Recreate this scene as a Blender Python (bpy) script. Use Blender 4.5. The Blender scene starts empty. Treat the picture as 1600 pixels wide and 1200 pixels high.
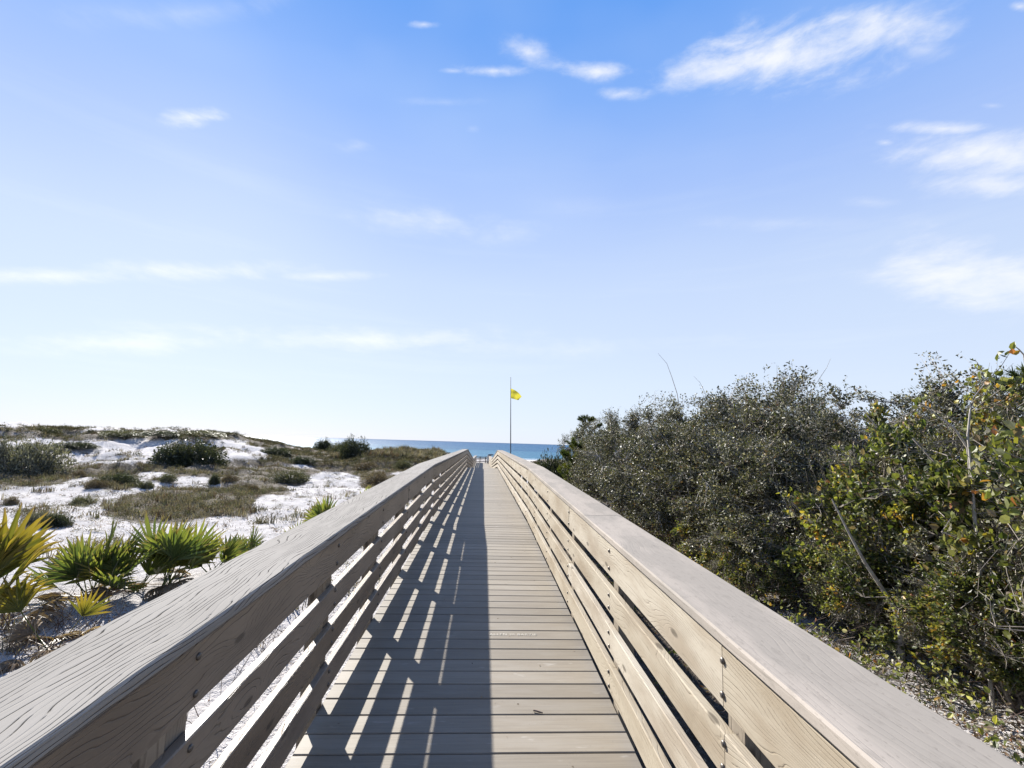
import bpy, math, random
import numpy as np
from mathutils import Matrix, Vector

# ------------------------------------------------------------------ camera, sky, sun, exposure
SC = bpy.context.scene
COL = SC.collection
YAW, PITCH, ROLL, FPX = 0.05758569, 0.12769077, 0.03051502, 720.0
def cam_basis():
    cy, sy, cp, sp = math.cos(YAW), math.sin(YAW), math.cos(PITCH), math.sin(PITCH)
    fwd = np.array([sy*cp, cy*cp, sp]); right = np.array([cy, -sy, 0.0]); up = np.cross(right, fwd)
    c, s = math.cos(ROLL), math.sin(ROLL)
    return right*c + up*s, up*c - right*s, fwd
CR, CU, CF = cam_basis()
cd = bpy.data.cameras.new('camera'); cam = bpy.data.objects.new('camera', cd); COL.objects.link(cam)
cd.sensor_width = 36; cd.lens = 36*FPX/1600; cd.clip_start = 0.05; cd.clip_end = 60000
cam.matrix_world = Matrix(((CR[0], CU[0], -CF[0], 0), (CR[1], CU[1], -CF[1], 0), (CR[2], CU[2], -CF[2], 0), (0, 0, 0, 1)))
SC.camera = cam
def ray(px, py):
    d = CR*(px-800) - CU*(py-600) + CF*FPX
    return d/np.linalg.norm(d)
def project(P):
    P = np.asarray(P, float); z = P@CF
    z = np.where(np.abs(z) < 1e-6, 1e-6, z)
    return 800+FPX*(P@CR)/z, 600-FPX*(P@CU)/z, z

SUN = Vector((-0.937, 1.50, 1.04)).normalized()
sun_el = math.asin(SUN.z); sun_az = math.atan2(SUN.x, SUN.y)
sl = bpy.data.lights.new('sun', 'SUN'); sl.energy = 5.0; sl.angle = math.radians(0.53); sl.color = (1.0, .955, .88)
so = bpy.data.objects.new('sun', sl); COL.objects.link(so); so.rotation_euler = SUN.to_track_quat('Z', 'Y').to_euler()
SC.view_settings.view_transform = 'Standard'; SC.view_settings.look = 'None'
SC.view_settings.exposure = 1.45; SC.view_settings.gamma = 1; SC.view_settings.use_curve_mapping = False

world = bpy.data.worlds.new('World'); SC.world = world; world.use_nodes = True
def build_world():
    nt = world.node_tree; N = nt.nodes; L = nt.links; N.clear()
    def m(op, a, b=None, c=None, clamp=False):
        n = N.new('ShaderNodeMath'); n.operation = op; n.use_clamp = clamp
        for i, v in enumerate((a, b, c)):
            if v is None: continue
            if isinstance(v, (int, float)): n.inputs[i].default_value = v
            else: L.new(v, n.inputs[i])
        return n.outputs[0]
    def mix(f, a, b):
        n = N.new('ShaderNodeMix'); n.data_type = 'RGBA'
        for i, v in ((0, f), (6, a), (7, b)):
            if isinstance(v, (int, float)): n.inputs[i].default_value = v
            elif isinstance(v, tuple): n.inputs[i].default_value = (*v, 1)
            else: L.new(v, n.inputs[i])
        return n.outputs[2]
    def noise(vec, scale, detail=4, rough=.55, dist=0):
        n = N.new('ShaderNodeTexNoise'); n.inputs['Scale'].default_value = scale; n.inputs['Detail'].default_value = detail
        n.inputs['Roughness'].default_value = rough; n.inputs['Distortion'].default_value = dist
        L.new(vec, n.inputs['Vector']); return n.outputs['Fac']
    tc = N.new('ShaderNodeTexCoord'); sep = N.new('ShaderNodeSeparateXYZ'); L.new(tc.outputs['Generated'], sep.inputs[0])
    X, Y, Z = sep.outputs
    el = m('ARCSINE', Z); az = m('ARCTAN2', X, Y)
    r = N.new('ShaderNodeValToRGB'); L.new(m('DIVIDE', el, math.pi/2, clamp=True), r.inputs[0])
    stops = [(0.0, (.69, .775, .93)), (.08, (.67, .765, .93)), (.21, (.56, .68, .93)), (.33, (.37, .53, .93)), (.43, (.225, .43, .91)),
             (.52, (.125, .345, .87)), (.65, (.10, .26, .70)), (1.0, (.10, .21, .48))]
    e = r.color_ramp.elements
    e[0].position, e[0].color = stops[0][0], (*stops[0][1], 1); e[1].position, e[1].color = stops[-1][0], (*stops[-1][1], 1)
    for p, c in stops[1:-1]:
        q = e.new(p); q.color = (*c, 1)
    base = r.outputs[0]
    # the milky veil of thin high haze, wide and soft
    vec = N.new('ShaderNodeCombineXYZ'); L.new(az, vec.inputs[0]); L.new(m('MULTIPLY', el, 2.2), vec.inputs[1])
    veil = noise(vec.outputs[0], 1.3, 3, .5)
    veil = m('MULTIPLY', m('SUBTRACT', veil, .42, clamp=True), 1.6, clamp=True)
    base = mix(m('MULTIPLY', veil, .5), base, (.66, .78, .95))
    streak = N.new('ShaderNodeCombineXYZ'); L.new(m('MULTIPLY', az, .9), streak.inputs[0]); L.new(m('MULTIPLY', el, 11.0), streak.inputs[1]); streak.inputs[2].default_value = 3.3
    st = noise(streak.outputs[0], 1.9, 5, .6)
    st = m('MULTIPLY', m('SUBTRACT', st, .53, clamp=True), 3.2, clamp=True)
    band = m('MULTIPLY', m('SUBTRACT', .62, el, clamp=True), 1.6, clamp=True)
    base = mix(m('MULTIPLY', m('MULTIPLY', st, band), .55), base, (.78, .86, .96))
    # clouds: soft puffs drifting at fixed bearings (centre px -> bearing/elevation)
    cv = N.new('ShaderNodeCombineXYZ'); L.new(m('MULTIPLY', az, 1.0), cv.inputs[0]); L.new(m('MULTIPLY', el, 2.6), cv.inputs[1])
    n1 = noise(cv.outputs[0], 7.0, 7, .62, .3); n2 = noise(cv.outputs[0], 24.0, 4, .6)
    rag = m('ADD', m('MULTIPLY', m('SUBTRACT', n1, .5), 2.6), m('MULTIPLY', m('SUBTRACT', n2, .5), .7))
    def bearing(px, py):
        d = ray(px, py); return math.atan2(d[0], d[1]), math.asin(d[2])
    clouds = [(1235, 88, 190, 62, 1.0, -.10), (1370, 52, 150, 46, .85, -.2), (1130, 112, 140, 34, .8, -.08), (1440, 78, 60, 22, .5, 0), (1430, 18, 90, 26, .45, -.1),
              (925, 112, 72, 18, .85, .05), (825, 82, 55, 24, .6, .3), (775, 111, 60, 10, .7, 0), (975, 146, 45, 12, .7, 0), (663, 38, 28, 7, .8, 0), (708, 111, 24, 5, .5, 0),
              (297, 184, 58, 17, .9, 0), (556, 229, 36, 12, .42, 0), (690, 347, 120, 24, .55, .12), (900, 322, 90, 20, .2, 0),
              (1475, 201, 100, 12, .9, 0), (1540, 244, 190, 44, .9, 0), (1560, 288, 180, 26, .85, 0), (1592, 10, 24, 10, .8, 0), (1383, 223, 18, 6, .6, 0),
              (1360, 316, 50, 10, .4, 0), (1535, 435, 210, 66, .95, .1), (60, 432, 190, 16, .8, 0), (320, 423, 190, 18, .75, 0), (510, 432, 100, 10, .6, 0), (200, 537, 270, 20, .75, 0), (560, 530, 300, 20, .7, 0), (690, 352, 170, 30, .45, .1), (1240, 350, 200, 14, .3, 0), (850, 545, 300, 18, .4, 0),
              (690, 160, 70, 8, .3, 0), (738, 201, 14, 7, .3, 0), (300, 20, 240, 26, .28, -.1), (1550, 165, 20, 5, .4, 0)]
    acc = None
    for px, py, w, h, dens, tilt in clouds:
        w, h = w*1.18, h*1.25
        a0, e0 = bearing(px, py); a1, e1 = bearing(px+1, py+tilt); a2, e2 = bearing(px, py-1)
        Ma = np.linalg.inv(np.array([[(a1-a0)*w, (a2-a0)*h], [(e1-e0)*w, (e2-e0)*h]]))
        da = m('SUBTRACT', az, a0); de = m('SUBTRACT', el, e0)
        qu = m('ADD', m('MULTIPLY', da, float(Ma[0, 0])), m('MULTIPLY', de, float(Ma[0, 1]))); qv = m('ADD', m('MULTIPLY', da, float(Ma[1, 0])), m('MULTIPLY', de, float(Ma[1, 1])))
        q = m('SQRT', m('ADD', m('MULTIPLY', qu, qu), m('MULTIPLY', qv, qv)))
        v = m('ADD', m('SUBTRACT', 1.0, q), m('MULTIPLY', rag, .85))
        v = m('MULTIPLY', m('MULTIPLY', v, .75, clamp=True), dens)
        v = m('MULTIPLY', v, m('SUBTRACT', 1.7, q, clamp=True))
        acc = v if acc is None else m('MAXIMUM', acc, v)
    sm = N.new('ShaderNodeMapRange'); sm.interpolation_type = 'SMOOTHSTEP'; L.new(acc, sm.inputs[0]); sm.inputs[1].default_value = .0; sm.inputs[2].default_value = .95
    base = mix(sm.outputs[0], base, (.93, .95, 1.0))
    ns = N.new('ShaderNodeTexSky'); ns.sky_type = 'NISHITA'; ns.sun_disc = False; ns.sun_elevation = sun_el; ns.sun_rotation = sun_az
    ns.dust_density = 0.3; ns.air_density = 1.0; ns.ozone_density = 1.5
    bg1 = N.new('ShaderNodeBackground'); L.new(ns.outputs[0], bg1.inputs[0]); bg1.inputs[1].default_value = .05*.12
    bg2 = N.new('ShaderNodeBackground'); L.new(base, bg2.inputs[0]); bg2.inputs[1].default_value = .358
    add = N.new('ShaderNodeAddShader'); L.new(bg1.outputs[0], add.inputs[0]); L.new(bg2.outputs[0], add.inputs[1])
    out = N.new('ShaderNodeOutputWorld'); L.new(add.outputs[0], out.inputs[0])
build_world()

# ------------------------------------------------------------------ helpers
rng = np.random.default_rng(11); random.seed(5)
def tag(o, label=None, cat=None, group=None, kind=None):
    if label: o['label'] = label
    if cat: o['category'] = cat
    if group: o['group'] = group
    if kind: o['kind'] = kind
    return o
def empty(name, loc=(0, 0, 0), rz=0.0):
    o = bpy.data.objects.new(name, None); COL.objects.link(o); o.location = loc; o.rotation_euler = (0, 0, rz)
    o.empty_display_size = .2; return o
def mesh_np(name, V, F, mat=None, col=None, uv=None, smooth=False):
    """V (n,3); F (m,k) ints, or list of such arrays with different k; col (n,3) per vertex; uv (loops,2)"""
    me = bpy.data.meshes.new(name)
    Fs = F if isinstance(F, list) else [F]
    Fs = [f for f in Fs if len(f)]
    V = np.asarray(V, np.float32)
    me.vertices.add(len(V)); me.vertices.foreach_set('co', V.ravel())
    loops = np.concatenate([f.ravel() for f in Fs]).astype(np.int32)
    tot = np.concatenate([np.full(len(f), f.shape[1], np.int32) for f in Fs])
    start = np.concatenate([[0], np.cumsum(tot)[:-1]]).astype(np.int32)
    me.loops.add(len(loops)); me.loops.foreach_set('vertex_index', loops)
    me.polygons.add(len(tot)); me.polygons.foreach_set('loop_start', start)
    me.polygons.foreach_set('use_smooth', np.full(len(tot), bool(smooth)))
    if uv is not None:
        u = me.uv_layers.new(name='UVMap'); u.data.foreach_set('uv', np.asarray(uv, np.float32).ravel())
    if col is not None:
        a = me.color_attributes.new('tint', 'FLOAT_COLOR', 'POINT')
        c = np.ones((len(V), 4), np.float32); c[:, :3] = col; a.data.foreach_set('color', c.ravel())
    me.update(); me.validate()
    if mat: me.materials.append(mat)
    return me
def link(name, me, parent=None, loc=None):
    o = bpy.data.objects.new(name, me); COL.objects.link(o)
    if parent: o.parent = parent
    if loc is not None: o.location = loc
    return o
def copy_tree(o, parent=None):
    c = o.copy(); COL.objects.link(c); c.parent = parent
    for ch in list(o.children): copy_tree(ch, c)
    return c
def sstep(a, b, x):
    t = np.clip((np.asarray(x, float)-a)/(b-a), 0, 1); return t*t*(3-2*t)
_lat = np.random.default_rng(77).random((256, 256))
def vnoise(x, y, s=0):
    x = np.asarray(x, float)+s*17.3; y = np.asarray(y, float)+s*9.7
    xi = np.floor(x).astype(int); yi = np.floor(y).astype(int); fx = x-xi; fy = y-yi
    fx = fx*fx*(3-2*fx); fy = fy*fy*(3-2*fy)
    g = lambda a, b: _lat[a % 256, b % 256]
    return (g(xi, yi)*(1-fx)+g(xi+1, yi)*fx)*(1-fy)+(g(xi, yi+1)*(1-fx)+g(xi+1, yi+1)*fx)*fy
def fbm(x, y, s=0, o=4):
    v = 0; a = .5; t = 0
    for i in range(o):
        v = v+a*vnoise(x*2**i, y*2**i, s+i*3); t += a; a *= .55
    return v/t

# ------------------------------------------------------------------ materials
def newmat(name):
    m = bpy.data.materials.new(name); m.use_nodes = True; nt = m.node_tree; nt.nodes.clear()
    out = nt.nodes.new('ShaderNodeOutputMaterial'); p = nt.nodes.new('ShaderNodeBsdfPrincipled'); nt.links.new(p.outputs[0], out.inputs[0])
    return m, nt, p, out
class NB:
    def __init__(s, nt): s.nt = nt; s.N = nt.nodes; s.L = nt.links
    def put(s, inp, v):
        if isinstance(v, (int, float)): inp.default_value = v
        elif isinstance(v, tuple): inp.default_value = (*v, 1) if len(v) == 3 and inp.type == 'RGBA' else v
        else: s.L.new(v, inp)
    def m(s, op, a, b=None, clamp=False):
        n = s.N.new('ShaderNodeMath'); n.operation = op; n.use_clamp = clamp; s.put(n.inputs[0], a)
        if b is not None: s.put(n.inputs[1], b)
        return n.outputs[0]
    def mix(s, f, a, b, mode='MIX'):
        n = s.N.new('ShaderNodeMix'); n.data_type = 'RGBA'; n.blend_type = mode
        s.put(n.inputs[0], f); s.put(n.inputs[6], a); s.put(n.inputs[7], b); return n.outputs[2]
    def noise(s, vec, scale, detail=3, rough=.55, dist=0.0):
        n = s.N.new('ShaderNodeTexNoise'); s.put(n.inputs['Scale'], scale); s.put(n.inputs['Detail'], detail); s.put(n.inputs['Roughness'], rough)
        s.put(n.inputs['Distortion'], dist); s.L.new(vec, n.inputs['Vector']); return n.outputs['Fac']
    def rng(s, v, a, b, c=0.0, d=1.0, smooth=True):
        n = s.N.new('ShaderNodeMapRange'); n.interpolation_type = 'SMOOTHSTEP' if smooth else 'LINEAR'
        s.put(n.inputs[0], v)
        for i, q in enumerate((a, b, c, d)): s.put(n.inputs[i+1], q)
        return n.outputs[0]
    def mapv(s, vec, sc=(1, 1, 1), loc=(0, 0, 0)):
        n = s.N.new('ShaderNodeMapping'); n.inputs['Scale'].default_value = sc; n.inputs['Location'].default_value = loc; s.L.new(vec, n.inputs[0]); return n.outputs[0]
    def bump(s, h, strength, dist, normal=None):
        n = s.N.new('ShaderNodeBump'); s.put(n.inputs['Height'], h); n.inputs['Strength'].default_value = strength; n.inputs['Distance'].default_value = dist
        if normal: s.L.new(normal, n.inputs['Normal'])
        return n.outputs[0]

def wood(name, light, mid, dark, period=.016, wav=.05, crack=.6, crackd=.004, knots=True, rough=.75, mott=.15, lines=.35, spec=.2, cw=(.90, .985), blot=0.0):
    """flat-sawn plank: UV u = metres along, v = metres across"""
    m, nt, p, out = newmat(name); b = NB(nt)
    uv = nt.nodes.new('ShaderNodeUVMap').outputs[0]
    sep = nt.nodes.new('ShaderNodeSeparateXYZ'); nt.links.new(uv, sep.inputs[0]); u, v = sep.outputs[0], sep.outputs[1]
    oi = nt.nodes.new('ShaderNodeObjectInfo').outputs['Random']
    n1 = b.noise(b.mapv(uv, (1.1, 3.0, 1)), 1.0, 2, .5); n2 = b.noise(b.mapv(uv, (5, 22, 1)), 1.0, 2, .5)
    w = b.m('ADD', v, b.m('MULTIPLY', b.m('SUBTRACT', n1, .5), wav*4)); w = b.m('ADD', w, b.m('MULTIPLY', b.m('SUBTRACT', n2, .5), wav*.28))
    kn = None
    if knots:
        vo = nt.nodes.new('ShaderNodeTexVoronoi'); vo.inputs['Scale'].default_value = 1.0; vo.voronoi_dimensions = '2D'
        nt.links.new(b.mapv(uv, (1.7, 5.0, 1)), vo.inputs['Vector']); d = vo.outputs['Distance']
        pull = b.m('POWER', 2.718, b.m('MULTIPLY', b.m('MULTIPLY', d, d), -26.0))
        w = b.m('ADD', w, b.m('MULTIPLY', pull, .05))
        kn = b.rng(d, .035, .075, 1.0, 0.0)
        pick = b.rng(vo.outputs['Color'], .35, .4); kn = b.m('MULTIPLY', kn, pick)
    w = b.m('ADD', w, b.m('MULTIPLY', b.m('SUBTRACT', b.noise(b.mapv(uv, (.35, 9, 1), (5, 1, 0)), 1.0, 3, .7), .5), period*2.2))
    ring = b.m('SINE', b.m('MULTIPLY', w, 2*math.pi/period))
    ring2 = b.m('SINE', b.m('MULTIPLY', w, 2*math.pi/(period*.37)))
    fade = b.rng(b.noise(b.mapv(uv, (2.2, 9, 1), (3, 7, 0)), 1.0, 3, .6), .3, .62)
    line = b.m('MULTIPLY', b.rng(ring, .55, .98), b.m('ADD', .25, b.m('MULTIPLY', fade, .75)))
    line2 = b.m('MULTIPLY', b.rng(ring2, .2, 1.0), .45)
    fibre = b.noise(b.mapv(uv, (6, 260, 1)), 1.0, 3, .6)
    c = b.mix(b.m('MULTIPLY', b.m('ADD', line, line2), lines), light, mid)
    c = b.mix(b.rng(b.noise(b.mapv(uv, (1.6, 5, 1), (9, 2, 0)), 1.0, 3), .35, .7, 0, mott*2.2), c, mid)
    c = b.mix(b.rng(fibre, .45, .75, 0, .3), c, mid)
    # cracks follow the rings where the board has checked
    ck = b.m('MULTIPLY', b.rng(ring, *cw), b.rng(b.noise(b.mapv(uv, (3.5, 26, 1), (1, 5, 0)), 1.0, 3, .65), .44, .53))
    c = b.mix(b.m('MULTIPLY', ck, crack), c, dark)
    if blot:
        c = b.mix(b.m('MULTIPLY', b.rng(b.noise(b.mapv(uv, (14, 30, 1), (2, 8, 0)), 1.0, 4, .65), .52, .68), blot*.45), c, tuple(x*.7 for x in mid))
        c = b.mix(b.m('MULTIPLY', b.rng(b.noise(b.mapv(uv, (45, 110, 1), (2, 8, 0)), 1.0, 3, .6), .58, .72), blot*.5), c, dark)
        c = b.mix(b.m('MULTIPLY', b.rng(b.noise(b.mapv(uv, (3, 6, 1), (7, 3, 0)), 1.0, 3, .6), .5, .7), blot*.35), c, tuple(x*1.12 for x in light))
    if kn is not None: c = b.mix(b.m('MULTIPLY', kn, .75), c, tuple(x*.32 for x in mid))
    hsv = nt.nodes.new('ShaderNodeHueSaturation'); nt.links.new(c, hsv.inputs['Color']); b.put(hsv.inputs['Value'], b.rng(oi, 0, 1, .88, 1.10, False)); b.put(hsv.inputs['Saturation'], b.rng(oi, 0, 1, 1.1, .85, False))
    nt.links.new(hsv.outputs[0], p.inputs['Base Color']); p.inputs['Roughness'].default_value = rough; p.inputs['Specular IOR Level'].default_value = spec
    h = b.m('ADD', b.m('MULTIPLY', ck, -1.0*crack*1.5), b.m('ADD', b.m('MULTIPLY', line, -.25), b.m('MULTIPLY', fibre, .15)))
    nt.links.new(b.bump(h, .8, crackd), p.inputs['Normal'])
    return m
M = {}
M['cap_left'] = wood('weathered_cap_wood', (.27, .252, .228), (.20, .185, .166), (.035, .03, .026), .0175, .065, 1.0, .006, False, .9, .2, .2, .06, (.93, .988))
M['cap_right'] = wood('smooth_cap_wood', (.295, .258, .222), (.235, .21, .182), (.11, .095, .08), .02, .05, .12, .0015, False, .9, .9, .10, .06, (.95, .99), .8)
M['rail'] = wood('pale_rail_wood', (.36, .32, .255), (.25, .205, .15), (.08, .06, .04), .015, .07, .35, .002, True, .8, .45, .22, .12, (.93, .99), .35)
M['rail_left'] = wood('shade_toned_rail_wood', (.215, .170, .125), (.135, .102, .074), (.035, .028, .02), .017, .08, .5, .003, True, .5, .4, .4, .4, (.93, .99))  # same wood as the right boards, with the left side's shade in its colour
M['post'] = wood('post_wood', (.22, .19, .15), (.15, .12, .09), (.05, .04, .03), .015, .05, .3, .002, True, .85)
M['far_wood'] = wood('bleached_wood', (.42, .40, .36), (.34, .31, .28), (.2, .18, .16), .02, .05, .2, .002, False, .8)
def mat_deck():
    m, nt, p, out = newmat('composite_deck_board'); b = NB(nt)
    tc = nt.nodes.new('ShaderNodeTexCoord').outputs['Object']; oi = nt.nodes.new('ShaderNodeObjectInfo').outputs['Random']
    cb = nt.nodes.new('ShaderNodeCombineXYZ'); nt.links.new(b.m('MULTIPLY', oi, 37.0), cb.inputs[2])
    ad = nt.nodes.new('ShaderNodeVectorMath'); nt.links.new(tc, ad.inputs[0]); nt.links.new(cb.outputs[0], ad.inputs[1]); vec = ad.outputs[0]
    f = b.noise(b.mapv(vec, (3, 160, 1)), 1.0, 3, .6); g = b.noise(b.mapv(vec, (2.5, 14, 1)), 1.0, 4, .6)
    c = b.mix(b.rng(f, .3, .75), (.215, .187, .148), (.172, .148, .118)); c = b.mix(b.rng(g, .4, .7, 0, .55), c, (.235, .213, .18))
    sp = b.rng(b.noise(vec, 60, 2, .5), .68, .78, 0, .5); c = b.mix(sp, c, (.14, .12, .10))
    pale = b.rng(b.noise(b.mapv(vec, (9, 30, 1)), 1.0, 2, .5), .66, .8, 0, .5); c = b.mix(pale, c, (.33, .31, .28))
    hsv = nt.nodes.new('ShaderNodeHueSaturation'); nt.links.new(c, hsv.inputs['Color']); b.put(hsv.inputs['Value'], b.rng(oi, 0, 1, .83, 1.09, False))
    nt.links.new(hsv.outputs[0], p.inputs['Base Color']); p.inputs['Roughness'].default_value = .58; p.inputs['Specular IOR Level'].default_value = .22
    nt.links.new(b.bump(f, .4, .0012), p.inputs['Normal']); return m
M['deck'] = mat_deck()
def plain(name, col, rough=.6, metal=0.0, nscale=0, var=.2):
    m, nt, p, out = newmat(name); b = NB(nt)
    tc = nt.nodes.new('ShaderNodeTexCoord').outputs['Object']
    f = b.noise(tc, nscale or 20, 3); c = b.mix(b.rng(f, .3, .7), col, tuple(x*(1-var) for x in col))
    nt.links.new(c, p.inputs['Base Color']); p.inputs['Roughness'].default_value = rough; p.inputs['Metallic'].default_value = metal; return m
M['bolt'] = plain('galvanised_bolt', (.17, .15, .13), .45, .6, 300, .6)
M['joist'] = plain('treated_joist', (.16, .13, .09), .85)
M['pole'] = plain('grey_flag_pole', (.06, .065, .08), .7)
M['letters'] = plain('pale_letter_inlay', (.36, .335, .285), .7)
M['darkbox'] = plain('dark_box_lid', (.02, .03, .045), .5)
M['white'] = plain('white_paint', (.75, .75, .74), .6)
def foliage_mat(name, rough=.42, trans=.3, spec=.5):
    m, nt, p, out = newmat(name); b = NB(nt)
    at = nt.nodes.new('ShaderNodeAttribute'); at.attribute_name = 'tint'
    oi = nt.nodes.new('ShaderNodeObjectInfo').outputs['Random']
    hsv = nt.nodes.new('ShaderNodeHueSaturation'); nt.links.new(at.outputs['Color'], hsv.inputs['Color']); b.put(hsv.inputs['Value'], b.rng(oi, 0, 1, .85, 1.15, False))
    nt.links.new(hsv.outputs[0], p.inputs['Base Color']); p.inputs['Roughness'].default_value = rough; p.inputs['Specular IOR Level'].default_value = spec
    tr = nt.nodes.new('ShaderNodeBsdfTranslucent'); b.put(tr.inputs[0], b.mix(1.0, hsv.outputs[0], (1.0, 1.0, .55), 'MULTIPLY'))
    ms = nt.nodes.new('ShaderNodeMixShader'); ms.inputs[0].default_value = trans
    nt.links.new(p.outputs[0], ms.inputs[1]); nt.links.new(tr.outputs[0], ms.inputs[2]); nt.links.new(ms.outputs[0], out.inputs[0]); return m
M['leaf'] = foliage_mat('leathery_leaf', .46, .3, .42)
M['broad'] = foliage_mat('thin_broad_leaf', .45, .45, .4)
M['palm'] = foliage_mat('palmetto_leaf', .45, .4, .4)
M['needle'] = foliage_mat('pine_needle', .5, .3, .3)
M['dry'] = foliage_mat('dry_plant', .8, .3, .15)
M['flag'] = foliage_mat('flag_cloth', .8, .5, .1)
def bark(name, a, c):
    m, nt, p, out = newmat(name); b = NB(nt); tc = nt.nodes.new('ShaderNodeTexCoord').outputs['Object']
    f = b.noise(b.mapv(tc, (30, 30, 9)), 1.0, 4, .65); nt.links.new(b.mix(b.rng(f, .3, .7), a, c), p.inputs['Base Color']); p.inputs['Roughness'].default_value = .85
    nt.links.new(b.bump(f, .6, .004), p.inputs['Normal']); return m
M['bark'] = bark('grey_bark', (.42, .385, .34), (.23, .205, .18))
M['bark_dark'] = bark('brown_grey_bark', (.27, .235, .20), (.13, .11, .095))
M['pinebark'] = bark('pine_bark', (.2, .15, .12), (.09, .07, .06))
def mat_sand():
    m, nt, p, out = newmat('white_quartz_sand'); b = NB(nt)
    tc = nt.nodes.new('ShaderNodeTexCoord').outputs['Object']; at = nt.nodes.new('ShaderNodeAttribute'); at.attribute_name = 'tint'
    sp = nt.nodes.new('ShaderNodeSeparateColor'); nt.links.new(at.outputs['Color'], sp.inputs[0])
    f1 = b.noise(tc, 2.2, 6, .7); f2 = b.noise(tc, 9, 5, .7); f3 = b.noise(tc, 55, 3, .7)
    sand = b.mix(b.rng(f1, .35, .7), (.56, .535, .53), (.43, .41, .405)); sand = b.mix(b.rng(f3, .54, .70, 0, .6), sand, (.22, .19, .165)); sand = b.mix(b.rng(b.noise(tc, 3.6, 6, .75, .4), .55, .68, 0, .55), sand, (.25, .215, .19))
    lit = b.mix(b.rng(f2, .35, .65), (.15, .125, .10), (.075, .063, .05))
    k = b.m('ADD', sp.outputs[0], b.m('MULTIPLY', b.m('SUBTRACT', b.m('ADD', b.m('MULTIPLY', f2, .6), b.m('MULTIPLY', f1, .4)), .5), 1.5))
    c = b.mix(b.rng(k, .35, .65), sand, lit)
    nt.links.new(c, p.inputs['Base Color']); p.inputs['Roughness'].default_value = .95; p.inputs['Specular IOR Level'].default_value = .1
    nt.links.new(b.bump(b.m('ADD', b.m('MULTIPLY', f2, 1.0), b.m('MULTIPLY', f3, .25)), .9, .16), p.inputs['Normal']); return m
M['sand'] = mat_sand()
def mat_sea():
    m, nt, p, out = newmat('sea_water'); b = NB(nt); tc = nt.nodes.new('ShaderNodeTexCoord').outputs['Object']
    sep = nt.nodes.new('ShaderNodeSeparateXYZ'); nt.links.new(tc, sep.inputs[0]); y = sep.outputs[1]
    near = b.rng(y, 170, 700); wob = b.noise(b.mapv(tc, (.0012, .006, 1)), 1.0, 4, .6)
    c = b.mix(near, (.05, .14, .215), (.03, .09, .175)); c = b.mix(b.rng(wob, .35, .65, 0, .7), c, (.02, .072, .15)); c = b.mix(b.rng(y, 900, 6000), c, (.016, .055, .125))
    foam = b.m('MULTIPLY', b.rng(y, 174, 184, .25, 0), b.rng(b.noise(b.mapv(tc, (.05, .25, 1)), 1.0, 4, .6), .5, .6)); c = b.mix(foam, c, (.8, .85, .86))
    nt.links.new(c, p.inputs['Base Color']); p.inputs['Roughness'].default_value = .45; p.inputs['IOR'].default_value = 1.33; p.inputs['Specular IOR Level'].default_value = .08
    w = b.m('ADD', b.noise(b.mapv(tc, (.25, .6, 1)), 1.0, 5, .65), b.noise(b.mapv(tc, (.03, .09, 1)), 1.0, 3, .6))
    nt.links.new(b.bump(w, 1.0, 1.2), p.inputs['Normal']); return m
M['sea'] = mat_sea()

# ------------------------------------------------------------------ ground
SEA = -5.6
CREST = [(-400, 0.3), (0, 0.16), (40, .20), (75, .48), (110, .06), (145, .05), (185, .28), (240, .2), (290, .45), (330, .38), (380, -.05), (400, -.30), (420, -.55), (440, -.85), (480, -1.45), (520, -1.55), (560, -1.6), (600, -1.5), (640, -1.3), (665, -1.35),
         (685, -1.3), (705, -1.7), (722, -2.5), (735, -3.3), (790, -3.3), (815, -2.6), (850, -2.0), (900, -1.9), (1600, -1.8), (2400, -1.8)]
_cx = np.array([c[0] for c in CREST], float); _cz = np.array([c[1] for c in CREST], float)
def ground(x, y):
    x = np.asarray(x, float); y = np.asarray(y, float); r = np.hypot(x, y)+1e-6
    front = sstep(-.1, .35, y/r)
    px = 754+724*x/np.maximum(y, .25*r)
    zc = np.interp(px, _cx, _cz)
    near = -2.3+.28*(fbm(x*.35, y*.35, 1)-.5)+.16*(fbm(x*1.3, y*1.3, 4)-.5)
    t = sstep(24, 61, r)*front
    hum = (fbm(x*.13, y*.13, 7)-.5)*1.5*sstep(20, 40, r)*sstep(63, 46, r)*front*sstep(2, 10, np.abs(x))
    hum2 = (fbm(x*.5, y*.5, 9, 5)-.5)*1.0*sstep(14, 35, r)*sstep(1.5, 5, np.abs(x))
    z = near*(1-t)+zc*t+hum+hum2*(1-.6*sstep(55, 61, r))
    back = -3.7+.8*(fbm(x*.05, y*.05, 5)-.5)
    beach = back+(SEA-.1-back)*sstep(70, 178, y); beach = beach+(-4.0)*sstep(178, 270, y)
    t2 = sstep(61, 84, r)*front
    z = z*(1-t2)+beach*t2
    z = np.where(y > 84, beach, z)
    clear = sstep(2.2, 1.0, np.abs(x))*sstep(-6, 0, y)*sstep(64, 60, y)
    dk = np.interp(y, [-4, 0, 7.6, 24, 39, 60], [-1.6, -1.5, -1.3, -1.3, -2.3, -2.62])
    z = np.where(clear > 0, np.minimum(z, dk-.42*clear+3*(1-clear)), z)
    return z
def hit(px, py):
    d = ray(px, py); t = 2.0
    while t < 400:
        p = d*t
        if p[2] < float(ground(p[0], p[1])):
            lo, hi = t*.97, t
            for _ in range(12):
                mid = (lo+hi)/2; q = d*mid
                if q[2] < float(ground(q[0], q[1])): hi = mid
                else: lo = mid
            q = d*hi; return np.array([q[0], q[1], float(ground(q[0], q[1]))])
        t *= 1.02
    return None
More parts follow.
